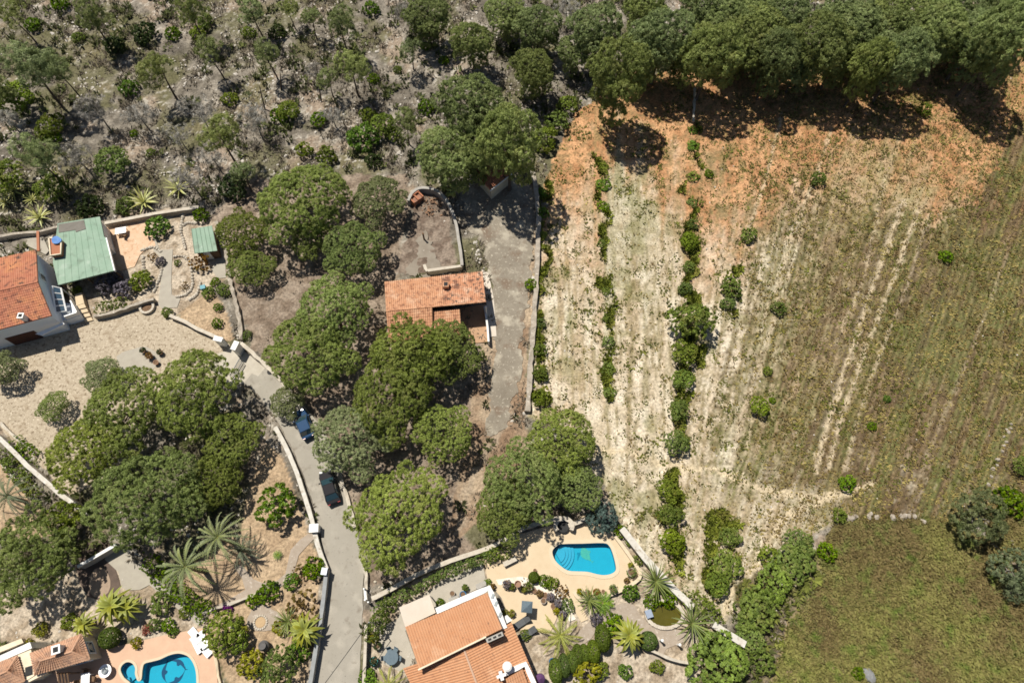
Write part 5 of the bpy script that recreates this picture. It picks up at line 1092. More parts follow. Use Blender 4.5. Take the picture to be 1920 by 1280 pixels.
for x_, y_, a, lb in ((730, 1219, -1.2, 'slate garden chair on the road wall side of the yard table'), (741, 1219, -2., 'slate garden chair at the uphill end of the yard table'), (722, 1233, .1, 'slate garden chair between the yard table and the plant pots'), (747, 1233, 3.0, 'slate garden chair between the yard table and the villa wall')): chair(lb, x_, y_, a, m_teak, 'slate chairs round the yard table')
table_set('garden_table', 'round white table with a grey centre bowl by the hot tub bay', 197, 1257, .68, m_wplastic, 0, m_wplastic, 'garden tables')
p = P(197, 1257, .82); tag(MB().lathe((p.x, p.y, .8), [(.2, 0), (.34, .16), (.3, .17), (.1, .08)], 14).build('bowl', m_metal), 'grey bowl standing on the round white table', 'bowl')
p = P(160, 1277, .75); tdt = thing('dining_table', 'rectangular white dining table on the peach terrace', 'table', (p.x, p.y, .05)); link('tabletop', MB().box((0, 0, .72), (.9, 1.7, .05), .2).mesh('tabletop', m_wplastic), tdt)
lg = MB().tube([(0, 0, 0), (0, 0, .7)], .04, 6).mesh('leg', m_wplastic); [link('leg', lg, tdt, (a * .35, b * .7, 0)) for a in (-1, 1) for b in (-1, 1)]
for x_, y_, a, lb in ((161, 1259, -1.4, 'brown wicker chair at the head of the white dining table'), (175, 1272, 3.1, 'brown wicker chair between the dining table and the pool'), (149, 1279, 0., 'brown wicker chair on the villa side of the dining table')): chair(lb, x_, y_, a, m_wood, 'brown wicker chairs')
m_pot = mat('terracotta_pot', (.40, .23, .15), (.30, .19, .13), 5); m_potg = mat('stone_pot', (.42, .36, .30), (.32, .27, .22), 5); m_potb = mat('blue_glaze', (.02, .16, .34), (.02, .13, .28), 3, rough=.25)
def pot(label, px, py, r, m, lm=None, h=None, group='plant pots on the terraces', pr=1.):
    h = h or r * 1.5; p = P(px, py, h); t = thing('plant_pot', label, 'plant pot', (p.x, p.y, .03), group)
    link('pot', MB().lathe((0, 0, 0), [(r * .62, 0), (r * .9, h * .6), (r, h * .93), (r * 1.08, h), (r * .86, h), (r * .8, h * .85)], 12).mesh('pot', m), t)
    link('soil', MB().lathe((0, 0, h * .82), [(r * .8, 0), (r * .78, .03)], 10).mesh('soil', m_wood), t)
    if lm:
        d = unit(46); d[:, 2] = np.abs(d[:, 2]); V, Fq, tt = leaves(d * r * 1.0 * pr + (0, 0, h), d, np.full(46, r * .35), np.full(46, .5), 10, .07, .04, .7); link('foliage', mesh_np('foliage', V, Fq, lm, tt), t)
POTS = [(950, 1094, .42, 0, 'lilac', 'grey planted pot first in the curve below the white walk'), (960, 1099, .3, 1, 'mid', 'small leafy pot between the lilac pot and the tall urn'), (971, 1094, .36, 1, None, 'tall dark terracotta urn with a long shadow'), (983, 1104, .3, 0, 'yel', 'yellow green potted plant just past the tall urn'),
        (992, 1099, .42, 0, 'mid', 'broad leafy pot set on the white walk'), (1002, 1107, .26, 1, None, 'small empty terracotta pot beside the white walk'), (1012, 1112, .34, 1, 'rust', 'rust leaved terracotta pot in the middle of the curve'), (1022, 1116, .34, 1, None, 'tipped terracotta pot against the curved wall'), (1032, 1118, .36, 0, 'lilac', 'grey pot at the bend of the white walk'),
        (1019, 1126, .32, 0, None, 'pale stone pot alone on the cream terrace'), (1038, 1136, .32, 1, None, 'dark terracotta pot near the garden steps'), (1047, 1131, .38, 0, 'lilac', 'lilac grey planted pot close to the garden steps'), (1043, 1145, .3, 0, 'yel', 'yellow green pot above the large palm'), (1055, 1151, .34, 0, 'lilac', 'pale pot lowest beside the cream garden path'),
        (1087, 1109, .28, 0, 'yel', 'small yellow cactus pot by the lower terrace corner'), (1101, 1113, .38, 0, 'yel', 'large cactus pot second along the curved terrace rim'), (1119, 1110, .34, 0, 'rust', 'reddish cactus pot third along the curved terrace rim'), (1131, 1108, .2, 1, None, 'tiny terracotta pot between two larger rim pots'), (1150, 1104, .42, 0, 'mid', 'green bushy pot fourth along the curved terrace rim'),
        (1175, 1088, .26, 1, 'rust', 'small rusty pot at the sharp terrace bend'), (1184, 1072, .46, 0, 'mid', 'large green cactus pot beside the terrace retaining wall'), (1182, 1059, .26, 0, 'yel', 'small pot above the large green cactus pot'), (924, 1099, .26, 0, 'rust', 'small pot at the uphill corner of the white parapet'), (947, 1148, .3, 0, 'yel', 'pot beside the white villa balcony'), (959, 1149, .32, 0, 'yel', 'pot between the villa balcony and the parasol'),
        (1003, 1069, .2, 1, None, 'tiny terracotta pot above the round clipped bush'), (868, 1114, .36, 2, None, 'glossy blue pot on the white parapet side of the yard'), (872, 1101, .3, 3, 'mid', 'teal pot with a tall plant behind the blue pot'), (1036, 1240, .38, 2, None, 'bright blue pot at the end of the clipped cypress row'), (848, 1112, .3, 0, None, 'grey stone pot beside the grey slab bench'),
        (708, 1210, .36, 0, 'dark', 'grey pot against the thin roadside wall'), (701, 1239, .42, 3, 'dark', 'dark green potted shrub by the roadside wall'), (300, 660, .32, 1, 'dark', 'brown bush pot on the edge of the pale turning pad'), (280, 667, .4, 1, 'rust', 'round rusty pot in the middle of the turning pad edge'), (292, 679, .34, 1, None, 'dark pot lowest along the turning pad'), (268, 657, .32, 1, 'dark', 'dark leafy pot highest along the turning pad')]
LMK = dict(lilac=lm_lilac, mid=lm_mid, yel=lm_yel, rust=lm_rust, dark=lm_dark)
for x_, y_, r_, k, l_, lb in POTS: pot(lb, x_, y_, r_, (m_potg, m_pot, m_potb, mat('teal_glaze', (.05, .26, .24), (.04, .2, .2), 3))[k], LMK.get(l_), 1.5 if 'urn with' in lb else None)
def bench(name, label, cat, pts, h, m):
    a, b = P(*pts[0], h), P(*pts[1], h); t = thing(name, label, cat, ((a.x + b.x) / 2, (a.y + b.y) / 2, 0)); mb = MB(); strip_mesh(mb, [Vector(a[:2]), Vector(b[:2])], .55, h - .12, h); mb.build('top', m, t)
    for k in (.15, .85): q = a.lerp(b, k); MB().box((q.x, q.y, (h - .125) / 2), (.4, .4, h - .13)).build('support', m, t)
bench('stone_bench', 'grey slab bench against the white parapet near the blue pot', 'bench', ((842, 1126), (860, 1119)), .5, m_render)
bench('stone_bench', 'grey slab bench at the uphill corner of the villa', 'bench', ((893, 1100), (911, 1092)), .5, m_render)
bench('terrace_bench', 'pale curved bench end on the shaded pool terrace', 'bench', ((944, 1058), (968, 1046)), .6, m_stonel)
for x_, y_, h_, lb in ((793, 438, 1.5, 'thin dark post standing alone in the rubble court'), (1242, 1200, 1.3, 'white garden statue post on the paved pond walk'), (1275, 1208, 1.2, 'white post among the stones below the spiky yucca')):
    p = P(x_, y_, h_); t = thing('garden_post', lb, 'post', (p.x, p.y, 0)); MB().lathe((p.x, p.y, -.1), [(.13, 0), (.11, h_), (.16, h_ + .02), (.16, h_ + .14), (.05, h_ + .2)], 10).build('shaft', m_wood if 'dark' in lb else m_white, t)
tbn = thing('teal_bin', 'small teal box bin at the end of the curved path edging', 'bin', tuple(P(380, 538))); c = P(380, 538, .8); MB().box((c.x, c.y, .38), (.6, .55, .8), .3).build('bin_body', mat('teal_plastic', (.12, .34, .38), (.1, .3, .33), 3), tbn); MB().box((c.x, c.y, .82), (.66, .6, .07), .3).build('lid', mat('pale_teal', (.22, .45, .5), (.2, .4, .45), 3), tbn)
tjar = thing('stone_jar', 'tall grey stone jar standing in the sandy circle near the road', 'jar', tuple(P(492, 1215))); c = P(492, 1210, 1.2); MB().lathe((c.x, c.y, -.05), [(.3, 0), (.55, .5), (.58, .9), (.35, 1.25), (.4, 1.35), (.28, 1.3)], 14).build('jar_body', mat('dark_stone', (.17, .16, .15), (.11, .1, .1), 4, bump=.3), tjar)
trg = thing('stone_ring', 'small ring of stones in the paved circle of the tan garden', 'stone ring', tuple(P(488, 1166))); c = P(488, 1166, .1); mb = MB()
for k in range(18): a = 2 * pi * k / 18; mb.lathe((c.x + .72 * cos(a), c.y + .72 * sin(a), 0), [(.14, 0), (.12, .14)], 6)
mb.build('stones', m_stonel, trg)['kind'] = 'stuff'; MB().lathe((c.x, c.y, 0), [(.6, 0), (.5, .06)], 16).build('sand', mat('sand', (.56, .40, .23), (.5, .35, .2), 3), trg)
trl = thing('firewood_heap', 'heap of broken orange bricks and wood inside the curved court', 'heap', tuple(P(808, 385))); mb = MB(); c = P(808, 385)
for k in range(55): mb.box((c.x + rnd.gauss(0, .75), c.y + rnd.gauss(0, 1.1), rnd.uniform(.05, .2)), (rnd.uniform(.12, .45), rnd.uniform(.08, .2), .12), rnd.uniform(0, 3))
mb.build('pieces', mat('broken_brick', (.34, .19, .11), (.22, .14, .09), 1.2), trl)['kind'] = 'stuff'
ttb = thing('terrace_table', 'brown table with a white cloth on the orange terrace', 'table', tuple(P(228, 437))); c = P(226, 432, .75); MB().box((c.x, c.y, .74), (1.5, 1.0, .05), .2).build('tabletop', m_wplastic, ttb)
for a in (-.6, .6):
    for b in (-.4, .4): MB().tube([(c.x + a, c.y + b, 0), (c.x + a, c.y + b, .73)], .04, 6).build('leg', m_wood, ttb)
chair('brown chair beside the white clothed table on the orange terrace', 233, 440, 1.2, m_wood, None)
tsk = thing('storage_box', 'dark box with a blue lid by the oval pond', 'box', tuple(P(1217, 1151))); c = P(1217, 1150, .6); MB().box((c.x, c.y, .28), (.7, .8, .6), .3).build('box_body', m_dark, tsk); MB().box((c.x, c.y, .62), (.75, .85, .06), .3).build('lid', mat('blue_grey_lid', (.34, .40, .50), (.3, .35, .44), 3), tsk)
tpu = thing('parasol', 'folded purple parasol at the villa corner by the white parapet', 'parasol', tuple(P(1013, 1272))); c = P(1013, 1272, 2.); MB().lathe((c.x, c.y, 0), [(.3, 1.1), (.55, 1.6), (.5, 2.0), (.05, 2.4)], 10).build('canopy', mat('purple_fabric', (.14, .06, .16), (.11, .05, .13), 3), tpu); MB().tube([(c.x, c.y, -.05), (c.x, c.y, 2.4)], .03, 6).build('pole', m_metal, tpu)
# ------------------------------------------------------------------ plants: kind, sight point of the crown, its radius, label
table('''
pb 565 375 88|broad dark pine behind the gravel patch, tallest of the group by the curved court
pb 455 432 56|rounded pine beside the small green roofed shed
pb 468 500 42|low pine crown hanging over the rubble boundary wall
pg 708 372 58|greyer pine crown closest to the brick barbecue
pb 662 466 64|pine crown casting shade on the gravel patch above the cottage
pb 585 450 45|small pine crown wedged in the middle of the court pine group
pb 625 583 82|large pine crown overlapping the corner of the cottage yard
pb 580 665 84|large pine crown hanging over the road bend uphill of the blue car
pb 775 658 92|wide pine crown pressed against the front roof of the cottage
pb 845 655 66|pine crown covering the cottage porch beside the gravel drive
pb 735 735 84|pine crown in the middle of the grove between road and drive
pg 655 822 74|pale greyish pine leaning over the road between both cars
pb 828 812 66|round pine standing apart on the drive side of the grove
pb 745 962 96|largest round single pine opposite the white road pillar
pg 536 752 34|small pale tree overhanging the front of the blue car
pb 1052 828 74|pine crown at the lower end of the field wall
pb 980 905 82|big pine crown above the shaded end of the pool terrace
pb 1075 908 56|pine crown between the pale terraces and the pool garden
pb 945 955 62|pine crown leaning over the wall above the villa yard
pb 365 735 96|broad pine crown reaching the grey sliding gate
pb 225 768 82|pine crown nearest the pale turning pad in the yard group
pb 155 845 74|pine crown at the gravel yard edge above the white topped wall
pb 428 826 62|pine crown beside the curved road wall
pb 270 935 112|enormous olive green pine crown above the sloping path
pb 395 905 56|pine crown shading the tan garden under the road wall
pb 55 1040 90|large pine crown filling the corner beside the dark courtyard
pb 98 760 32|small pine standing alone in the gravel yard
pg 190 700 36|sparse grey pine between the house shadow and the turning pad
pg 0 690 42|bushy pine at the edge of the house shadow
pf 890 195 80|huge dark pine at the upper side of the tiled shed
pf 838 285 62|pine crown beside the curved court wall top
pf 955 250 70 1.4|pine crown over the tiled shed and the drive end
pf 1000 125 46|single round pine between the shed trees and the wood
pf 893 278 48 1.2|low hanging pine crown right above the tiled shed roof
pf 1165 125 64 1.4|bright pine projecting furthest from the wood over the first terrace
pf 1120 45 60|pine behind the projecting bright pine
pf 1245 60 60 1.2|pine at the wood edge above the green hedgerow line
pf 1340 85 58 1.35|pine in the wood edge above the orange terrace
pf 1400 70 62|pale rounded pine in the wood edge next to a dark gap
pf 1460 95 50 1.4|low pine crown in the wood edge over the stone line
pf 1540 70 64 1.15|wide pine crown in the middle of the wood edge
pf 1610 45 60|pine set back in the wood behind the middle crown
pf 1640 108 48 1.5|low pine crown overhanging the shaded orange soil
pf 1700 95 56 1.3|pine crown above the thin trail through orange soil
pf 1770 40 64|deep green pine in the wood beside the leaning bare trunk
pf 1840 65 62|shadowy pine near the upper field corner
pf 1900 50 66 1.5|last dark pine of the wood at the upper field corner
pf 1480 15 54|pine at the back of the wood behind the low crown
pf 1330 5 56|pine at the back of the wood behind the pale rounded crown
pf 1690 5 56|pine at the back of the wood, smallest of the far row
pf 1210 -5 52|far pine behind the hedgerow end of the wood
pf 885 70 44|dark pine standing over black shade in the scrub
pf 800 25 42|dark pine at the start of the wood over the scrub
pf 1205 85 50|pine filling the edge between the projecting bright pine and the hedgerow line
pf 1290 100 48|low pine at the wood edge beside the top of the hedgerow
pf 1375 35 58|pine directly behind the pale rounded pine of the edge
pf 1430 45 56|pine behind the low crown over the stone line
pf 1500 120 40|small pine at the wood edge over black shade
pf 1575 100 50|pine between the wide middle crown and the low overhanging crown
pf 1590 10 54|back row pine behind the wide middle crown
pf 1680 50 56|pine behind the crown above the thin trail
pf 1748 66 48|pine at the wood edge touching the bare leaning trunk
pf 1800 10 56|back row pine behind the deep green one
pf 1868 62 50|low shadowy pine at the upper field corner
pf 1880 5 56|back row pine in the upper corner of the wood
pf 1420 0 54|back row pine behind a dark gap of the wood
pf 1010 40 46|slender dark pine amid tall grey trunks
pf 950 20 40|dark pine crowded against grey trunks
pf 1075 90 34|small pine tucked beside the projecting bright pine
dd 770 18 30|grey bare tree beside the first dark pine of the wood
dd 960 10 26|grey bare tree inside the dark wood corner
dd 1065 10 26|grey bare tree with a pale trunk in the wood
dd 1375 8 26|grey bare tree crown within the green wood
''')
table('''
ps 22 22 30|thin pine in the extreme upper corner of the scrub
ps 165 25 36|thin pine with a long bare trunk next to the corner pine
ps 45 115 48|wide pale pine above the brown thicket
ps 105 125 34|pale pine beside the brown thicket with a bare leaning trunk
ps 292 122 36|pine with a long curved trunk in the middle of the rubble slope
ps 392 92 30|pine with a black shadow patch under it on the rubble slope
ps 350 12 36|pine at the upper scrub edge over a dark bush
ps 472 18 30|feathery pine at the upper scrub edge
ps 500 98 28|pine with a dark shaded foot beside bare poles
ps 540 15 20|small sparse pine high on the white rubble
ps 580 30 22|round small pine high on the white rubble
ps 635 40 34|slanting pine above a diagonal dark shadow
ps 655 120 34|rounded pine at the end of the diagonal dark shadow
ps 612 143 22|yellowish little pine on a thin bent stem
ps 768 88 24|lonely little pine on pale rubble with a straight stem
ps 410 250 44|dense pine above the garden wall with a pale trunk
ps 65 290 44|bushy pine uphill of the striped agaves
dk 207 300 30|dark rounded evergreen uphill of the orange terrace
ps 0 165 28|pine cut by the upper scrub corner above a grey tree
ps 758 225 30|pale pine next to the big dark shed pine
ps 545 345 24|thin pine just uphill of the broad dark court pine
dk 25 180 32|brownish dark thicket tree below the wide pale pine
dk 90 235 28|brown thicket tree beside a grey leafless tree
dk 540 205 20|dark evergreen at the foot of the bare poles
dk 715 230 22|grey green bushy tree close to a pale pine
dk 5 330 34|dark evergreen next to the agaves and the garden wall
dk 95 350 28|evergreen shading the striped agaves
ps 450 320 26|thin pine by the dark gap uphill of the shed
dd 175 203 34|grey leafless tree with fuzzy twigs beside the brown thicket
dd 255 208 30|grey leafless tree with a curved dark trunk
dd 370 205 30|grey leafless tree beside the dense pine
dd 474 222 30|silvery leafless tree with a tall dark trunk
dd 5 215 26|silvery leafless tree at the upper scrub margin
dd 140 290 30|brownish leafless tree below the fuzzy grey tree
dd 350 330 32|pale leafless tree above the garden wall end
dd 395 290 26|thin leafless tree under the dense pine
dd 330 250 22|thin leafless tree with a bent stem on rubble
dd 590 130 18|bare pole tree with almost no twigs
dd 620 210 22|tan leafless tree near the round bright bush
sb 322 62 14|bright round bush on the upper rubble slope
sb 240 163 17|bright bush in the centre of the rubble slope
sb 680 256 29|largest bright round bush above the court pines
sb 98 258 14|bright bush beside the brown thicket tree
sb 110 5 16|green bush at the upper scrub edge
sb 60 45 14|green bush below the upper corner pine
sm 145 70 12|small green bush beside a slim black shadow
sb 700 146 11|little bright bush on pale stones
sb 695 15 16|bright bush near the start of the wood
sb 796 86 9|tiny bright bush under the lonely little pine
sb 832 112 10|bright double bush close to the dark wood shade
sb 798 200 16|bright bush touching the big shed pine
sb 524 215 16|bright bush beneath the dark evergreen by bare poles
sb 596 222 15|bright bush below the yellowish little pine
sb 250 250 8|small bright bush beside a curved dark trunk
sm 282 285 9|yellow green bush near the dry grass above the terrace
sm 370 60 14|dark green bush beside the black shadow patch
sm 385 40 16|dense bush under the pine with the long trunk
sm 430 185 14|dark bush at the foot of the tall slanting pine
sm 690 215 16|grey green bush uphill of the largest bright bush
sm 735 250 14|grey green bush between the large bright bush and the shed pine
sm 570 280 16|low bush uphill of the court pines
sm 612 290 18|low spreading bush touching the broad court pine
sm 465 60 13|small bush between two feathery pines
sm 745 130 9|small grey bush on the pale rubble
sd 215 85 20|dark clump in deep shade near the upper scrub
sd 270 60 24|dark tangled bush beside the bright round bush
sd 520 60 16|small dark bush on the white rubble
sd 165 385 24|dark bush directly behind the green annexe
sd 435 350 24|dark bush behind the garden wall end
sm 235 385 18|dry green bush behind the orange terrace wall
sd 700 300 16|shadowy bush beside the court pines
sm 1065 195 18|green bush between the shed trees and the first terrace
sm 1045 225 22|bush at the upper corner of the first terrace
sm 1020 260 26|leafy bush between the shed pines and the field wall
ag 25 358 26|striped agave highest of the cluster by the dark evergreen
ag 75 408 24|striped agave nearest the green annexe
ag 270 380 27|striped agave touching the orange terrace wall
ag 335 354 24|striped agave under the pale leafless tree
ag 10 380 16|small striped agave beside the highest one
ag 60 375 14|small striped agave above the one near the annexe
''')
table('''
sm 1132 312 10 .6|hedge shrub at the upper end of the first field hedgerow
sb 1131 345 13 .6|bright shrub second in the first field hedgerow
sb 1131 385 12 .6|bright shrub third in the first field hedgerow
sm 1128 455 9 .6|small shrub alone mid way in the first hedgerow
sm 1136 545 9 .6|shrub in the first hedgerow level with the cottage roof
sm 1139 595 10 .6|shrub in the first hedgerow just below the cottage roof level
sm 1140 640 12 .6|wide shrub in the lower half of the first hedgerow
sm 1141 690 13 .6|wide shrub second from the lower end of the first hedgerow
sm 1143 735 11 .6|shrub at the lower end of the first hedgerow
sb 1017 360 10|bright shrub at the top of the stone field wall
sb 1018 398 12|bright shrub beside the stone field wall in the tree shade edge
sm 1017 440 9|small shrub by the stone field wall where shade ends
sb 997 532 12|shrub growing on the drive side of the field wall
sm 1014 605 10|narrow shrub on the field side of the wall
sm 1012 655 13|shrub on the field side below the narrow one
sm 1013 700 16|larger shrub on the field side near the pine
sm 1014 745 18|largest shrub on the field side touching the pine
sb 1299 243 9 .6|bright shrub at the upper end of the second field hedgerow
sb 1299 272 11 .6|bright shrub second in the second field hedgerow
sm 1300 330 11 .6|shrub third in the second field hedgerow
sm 1298 380 9 .6|narrow shrub fourth in the second field hedgerow
dk 1293 450 18|round dark tree in the second field hedgerow
sm 1292 500 11|shrub below the round dark hedgerow tree
sm 1285 540 13|shrub just above the biggest hedgerow tree
dk 1297 600 42|biggest tree in the middle of the second hedgerow
dk 1283 660 24|tree directly below the biggest hedgerow tree
dk 1281 710 21|tree third from the lower end of the second hedgerow
dk 1274 768 19|tree second from the lower end of the second hedgerow
dk 1268 828 22|tree at the lower end of the second hedgerow
sm 1300 420 10|small shrub touching the round dark hedgerow tree
sb 1330 325 8|tiny bright shrub next to the second hedgerow
sm 1405 440 14|shrub midway along the third thin stone line
sm 1372 538 20|shrub pair, larger one, on the third stone line
sm 1365 568 13|shrub pair, smaller one, on the third stone line
sm 1535 335 15|dark shrub on the orange brown slope below the wood
sm 1460 577 14|round shrub on the fourth thin stone line
dk 1425 760 17|round tree at the lower end of the fourth stone line
sm 1440 695 9|tiny shrub above the round stone line tree
sb 1774 480 13|bright shrub alone high in the brown grass field
sb 1590 905 15|bright green shrub beside the pale trail end
sb 1636 798 8|tiny bright shrub low in the brown grass field
sb 1664 747 7|tiniest shrub in the brown grass field above its twin
sb 1448 750 6|tiny weed shrub beside the round stone line tree
sm 1735 205 14|bush by the leaning bare trunk at the wood corner
dk 1255 920 22|upper shrub tree of the row below the pale trail
dk 1257 965 24|middle shrub tree of the row below the pale trail
dk 1262 1015 24|lower shrub tree of the row below the pale trail
dk 1370 1005 20 .7|slim dark tree above the thicket path
dk 1362 1060 28 .6|dark tree beside the thicket path bend
dk 1345 1095 22|small dark tree between the hedge and the path bend
dk 1500 1015 27 .6|thicket tree at the upper meadow corner
dk 1488 1055 36 .55|large thicket tree beside the meadow
dk 1452 1092 36 .55|thicket tree on the path side of the meadow
dk 1420 1145 38 .5|large thicket tree below the path end
dk 1408 1195 28 .5|thicket tree beyond the white wall end
sm 1440 1040 18|small thicket tree near the trail fork
sb 1552 1035 18|bright bush standing off the thicket by the meadow
sm 1575 965 14|grey bush at the start of the rough stone row
dk 1345 1245 56 .6|broad tree at the foot of the pool villa garden
sm 1432 1240 22|tree between the garden tree and the meadow
ol 1838 968 52|large grey green olive at the meadow corner
ol 1902 1068 40|grey olive at the far meadow margin
ol 1905 1110 24|small shaded olive below the far meadow olive
sb 1897 940 25|dense green bush beyond the large olive
dk 1915 872 16|dark bush above the dense green bush
sb 1610 1262 12|bright bush low in the meadow beside a grey boulder
bs 1128 968 34|blue grey conifer at the corner of the pool terrace
''')
table('''
pm 408 1006 54|grey green date palm with an orange heart, uphill one of the pair
pm 347 1062 61|largest date palm leaning over the green lawn strip
pd 452 1030 38|darker date palm half hidden behind the uphill palm
pd 14 930 50|dark date palm at the edge below the white topped wall
py 1050 1190 46|big yellow green palm beside the grey sun loungers
py 728 1285 38|pale palm below the round villa yard table
fp 208 1135 38|yellow green fan palm above the clipped round bush
fp 235 1140 30|second fan palm with a yellowed frond next to the shaded path
fp 1180 1190 34|yellow green broad leaved palm between the two bright bushes
fp 570 1180 36|bright yellow green palm against the grey capped road wall
fp 155 1170 26|fan palm behind the peach villa roof
yu 1230 1090 36|spiky yucca against the white diagonal wall
yu 1298 1168 38|spiky yucca beyond the olive pond
yu 540 1166 28|grey spiky yucca beside the yellow palm
yu 1105 1125 26|dry yucca under the curved terrace wall
cyc 1130 1130 24|feathery cycad at the foot of the curved terrace wall
cyc 520 1040 10|small bright rosette plant alone in the tan garden
cyc 1000 1083 11|round rosette plant in the gap of the white walk
cyc 1150 1182 10|little rosette beside the bright bush
bt 517 945 36|leafy shrub tree beside the curved road wall
bt 118 972 36|bright leafy tree at the end of the white topped wall
sb 293 425 20|bright tree on the orange terrace corner by the path
sb 375 402 14|yellow green shrub at the end of the capped stone wall
su 374 488 21|rusty brown shrub in front of the green shed
sl 195 530 20|lilac flowering bush beneath the green annexe edge
sl 232 540 19|pale lilac bush beside the bluish flowering tree
sl 215 520 14|greyish lilac bush against the annexe wall
sm 262 525 20|green shrub between the lilac bushes and the path
sm 145 545 10|small green shrub by the cream landing
sm 313 585 11|round dark shrub at the end of the capped wall
sb 402 528 8|small bright plant highest in the sandy strip
sm 420 543 13|dark round bush in the sandy strip
sm 390 548 11|sparse plant below the teal bin
sb 408 575 9|bright plant in the middle of the sandy strip
sb 407 605 10|bright plant lowest in the sandy strip
sm 463 628 9|bright bush beside the brown stone kerb
sl 300 490 9|dry rockery plant in the bed by the path
su 285 480 10|rust plant in the stone edged terrace bed
su 345 535 8|yellow rust plant in the curved brown bed
sm 332 492 6|small dark plant at the top of the curved brown bed
sb 588 1065 22|bright bush at the junction of the road walls
su 562 1075 15|reddish bush beside the bright road wall bush
sb 545 1090 15|bright bush along the paved walk near the reddish bush
sb 502 1110 20|bright rounded bush above the paved circle
sb 475 1125 13|dark green bush next to the purple flowers
sp 425 1140 10|purple flowering bush on the garden wall
dk 418 1185 34|dark bushy tree between the white loungers and the sandy garden
dk 445 1205 20|lower bushy tree touching the loungers hedge
sy 455 1180 9|yellow green plant by the sandy garden wall
dk 520 1262 42|dark tree below the stone jar beside the road wall
sy 472 1245 26|yellow green bush below the stone jar
su 565 1140 30|dry brownish bush against the road wall above the yellow palm
sb 560 1220 20|green bush below the yellow palm
sy 525 1175 14|small yellow bush at the foot of the grey yucca
cb 205 1195 18|large clipped round olive bush beside the peach terrace
sy 75 1180 14|yellow green shrub behind the peach villa chimney
sy 55 1207 10|yellow shrub on the cream rear step
sm 345 1148 11|dark round shrub below the sloping path
sm 300 1130 20|dry green shrub bed beside the sloping path
sr 275 1180 9|red flowering bush near the peach terrace
sb 315 1172 13|green shrub beside the white stones above the terrace
sm 290 1170 12|olive shrub touching the red flowering bush
sb 325 1185 8|small blue green shrub at the terrace edge
sy 255 1205 11|bright yellow green shrub below the clipped round bush
sm 130 1165 14|shrub behind the peach villa hip roof
cb 1001 1082 10|round clipped bush in the white walk beside the rosette plant
sb 1022 1088 12|bright low bush next to the clipped bush on the white walk
sm 1036 1093 12|second low bush following the white walk
su 1052 1108 14|rust coloured bush at the top of the garden steps
sb 1183 1110 15|yellow bush under the sharp terrace bend
sb 1250 1120 18|bright lime bush overhanging the olive pond
sb 1220 1128 13|dark green bush between the yucca and the pond
sb 1152 1170 18|bright green bush beside the pond walk
cb 1216 1201 16|dark clipped cycad bush on the pond walk
cb 1322 1195 12|dark round clipped bush near the wall shadow
sb 1172 1258 13|bright round bush in the lower gravel garden
sm 1232 1250 12|green bush below the dark edged garden wall
sl 1118 1160 11|grey succulent clump beside the cream path
sm 1065 1135 12|grey leafed clump at the side of the cream path
sy 1100 1262 26|yellow green bush below the clipped cypress row
sm 1125 1255 16|olive bush beside the yellow green one
sb 825 1130 8|bright small bush at the white parapet corner
sb 914 1092 7|small green bush by the upper slab bench
sb 690 1272 16|bright bush at the foot of the roadside wall
sm 985 1190 10|dark bush under the large yellow palm
sm 1330 1215 20|hedge bush below the white wall end
sy 700 1195 10|yellow shrub between the wall and the tall hedge
sm 1180 1015 9|agave like plant in the border along the white diagonal wall
sm 1195 1050 9|grey plant in the border below the first one
sb 1163 996 13|yellow green bush at the head of the white diagonal wall
sb 995 1015 0.1|hidden plant by the terrace
''' .replace("sb 995 1015 0.1|hidden plant by the terrace\n", ''))
for k, (x_, y_, r_, lb) in enumerate(((1042, 1258, 13, 'first clipped cypress from the villa end of the row'), (1058, 1247, 12, 'second clipped cypress from the villa end of the row'), (1073, 1240, 11, 'third clipped cypress from the villa end of the row'), (1084, 1227, 11, 'fourth clipped cypress, beside the narrow gap'), (1096, 1225, 10, 'fifth clipped cypress from the villa end of the row'), (1113, 1221, 12, 'sixth clipped cypress, before the tallest one'), (1130, 1195, 14, 'tallest clipped cypress at the pond end of the row'))):
    plant('cy', x_, y_, r_ * .92, lb, rz=.12)
hedge('hedge', 'long green hedge strip below the capped wall above the villa yard', [(705, 1142), (740, 1122), (780, 1103), (820, 1080), (860, 1063), (900, 1048), (925, 1036)], 1.0, 1.3, lm_mid)
hedge('hedge', 'tall dark hedge spur between the road gate and the villa yard', [(730, 1125), (718, 1150), (702, 1175), (692, 1190)], 1.5, 2.2, lm_mid)
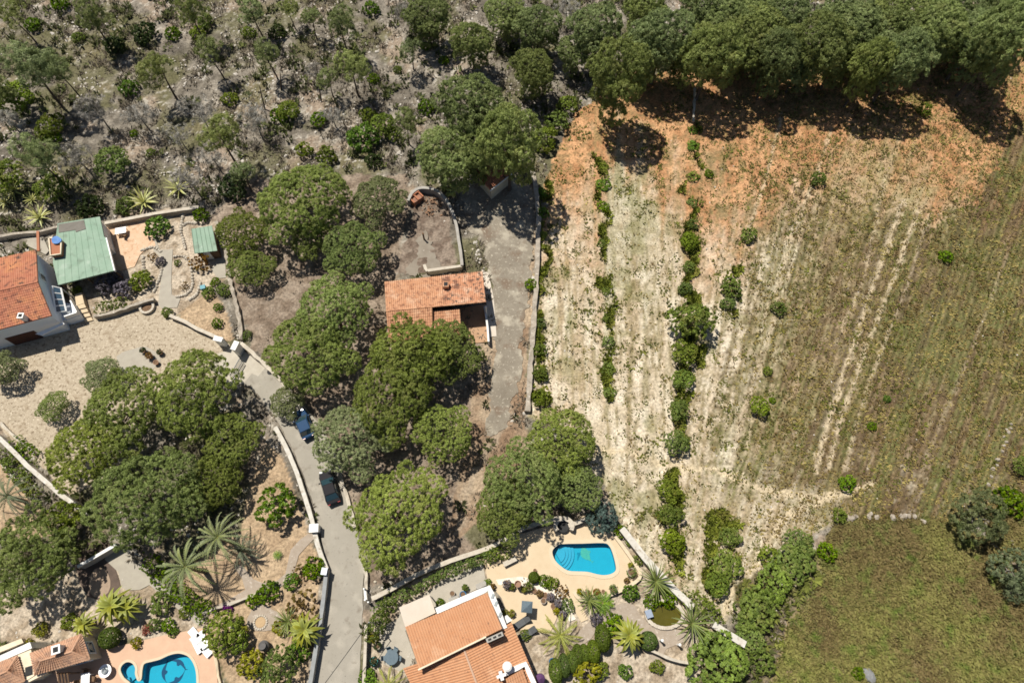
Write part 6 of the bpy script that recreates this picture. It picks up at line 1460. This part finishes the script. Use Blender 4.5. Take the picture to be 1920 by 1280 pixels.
hedge('hedge', 'dark low hedge against the white diagonal wall end', [(1300, 1118), (1322, 1140), (1342, 1162)], 2.2, 1.6, lm_mid)
hedge('hedge', 'clipped green hedge beside the steps of the white house', [(182, 575), (205, 570), (228, 564)], 1.5, 1.2, lm_mid)
hedge('hedge', 'green hedge along the sloping pale path under the date palms', [(275, 1050), (300, 1078), (330, 1108), (360, 1130), (386, 1152)], 2.0, 1.0, lm_bright)
hedge('hedge', 'dark hedge strip beside the white topped diagonal wall', [(2, 848), (25, 880), (48, 912), (62, 926)], 1.7, 1.0, lm_mid)
hedge('hedge', 'green hedge between the white topped wall and the gravel yard', [(24, 826), (42, 842), (60, 856)], 1.5, .9, lm_bright)
hedge('hedge', 'leafy hedge in the shade beside the pool terrace wall', [(915, 1042), (935, 1035), (955, 1026)], 1.6, 1.3, lm_mid)
tb_ = thing('boulder', 'grey boulder in the meadow beside the bright bush', 'boulder', tuple(P(1632, 1266))); c = P(1632, 1266, .4)
mb = MB(); mb.lathe((c.x, c.y, -.1), [(.55, 0), (.65, .2), (.5, .45), (.2, .6)], 9, 1.5, .5); mb.build('rock', mat('grey_rock', (.30, .30, .30), (.2, .2, .19), 3, bump=.4), tb_)
tl_ = thing('bare_trunk', 'long bare leaning trunk at the corner of the wood', 'tree trunk', tuple(P(1797, 128))); a, b = P(1797, 128, 0), P(1838, 62, 7); MB().tube([a - Vector((0, 0, .2)), a.lerp(b, .5) + Vector((.2, 0, 0)), b], [.2, .15, .07], 8).build('trunk', m_grey, tl_)
for i, (x0, y0, x1, y1, lb) in enumerate(((602, 190, 592, 115, 'tallest bare pole in the rubble slope'), (497, 207, 486, 160, 'bare pole below the pine with the shaded foot'), (527, 170, 525, 130, 'thin bare pole next to the shaded foot pine'))):
    a = P(x0, y0, 0); h_ = 6 if i == 0 else 4.5; b = P(x1, y1, h_); t = thing('bare_trunk', lb, 'tree trunk', tuple(a)); MB().tube([a - Vector((0, 0, .2)), a.lerp(b, .5), b], [.13, .1, .04], 7).build('trunk', m_bark, t)
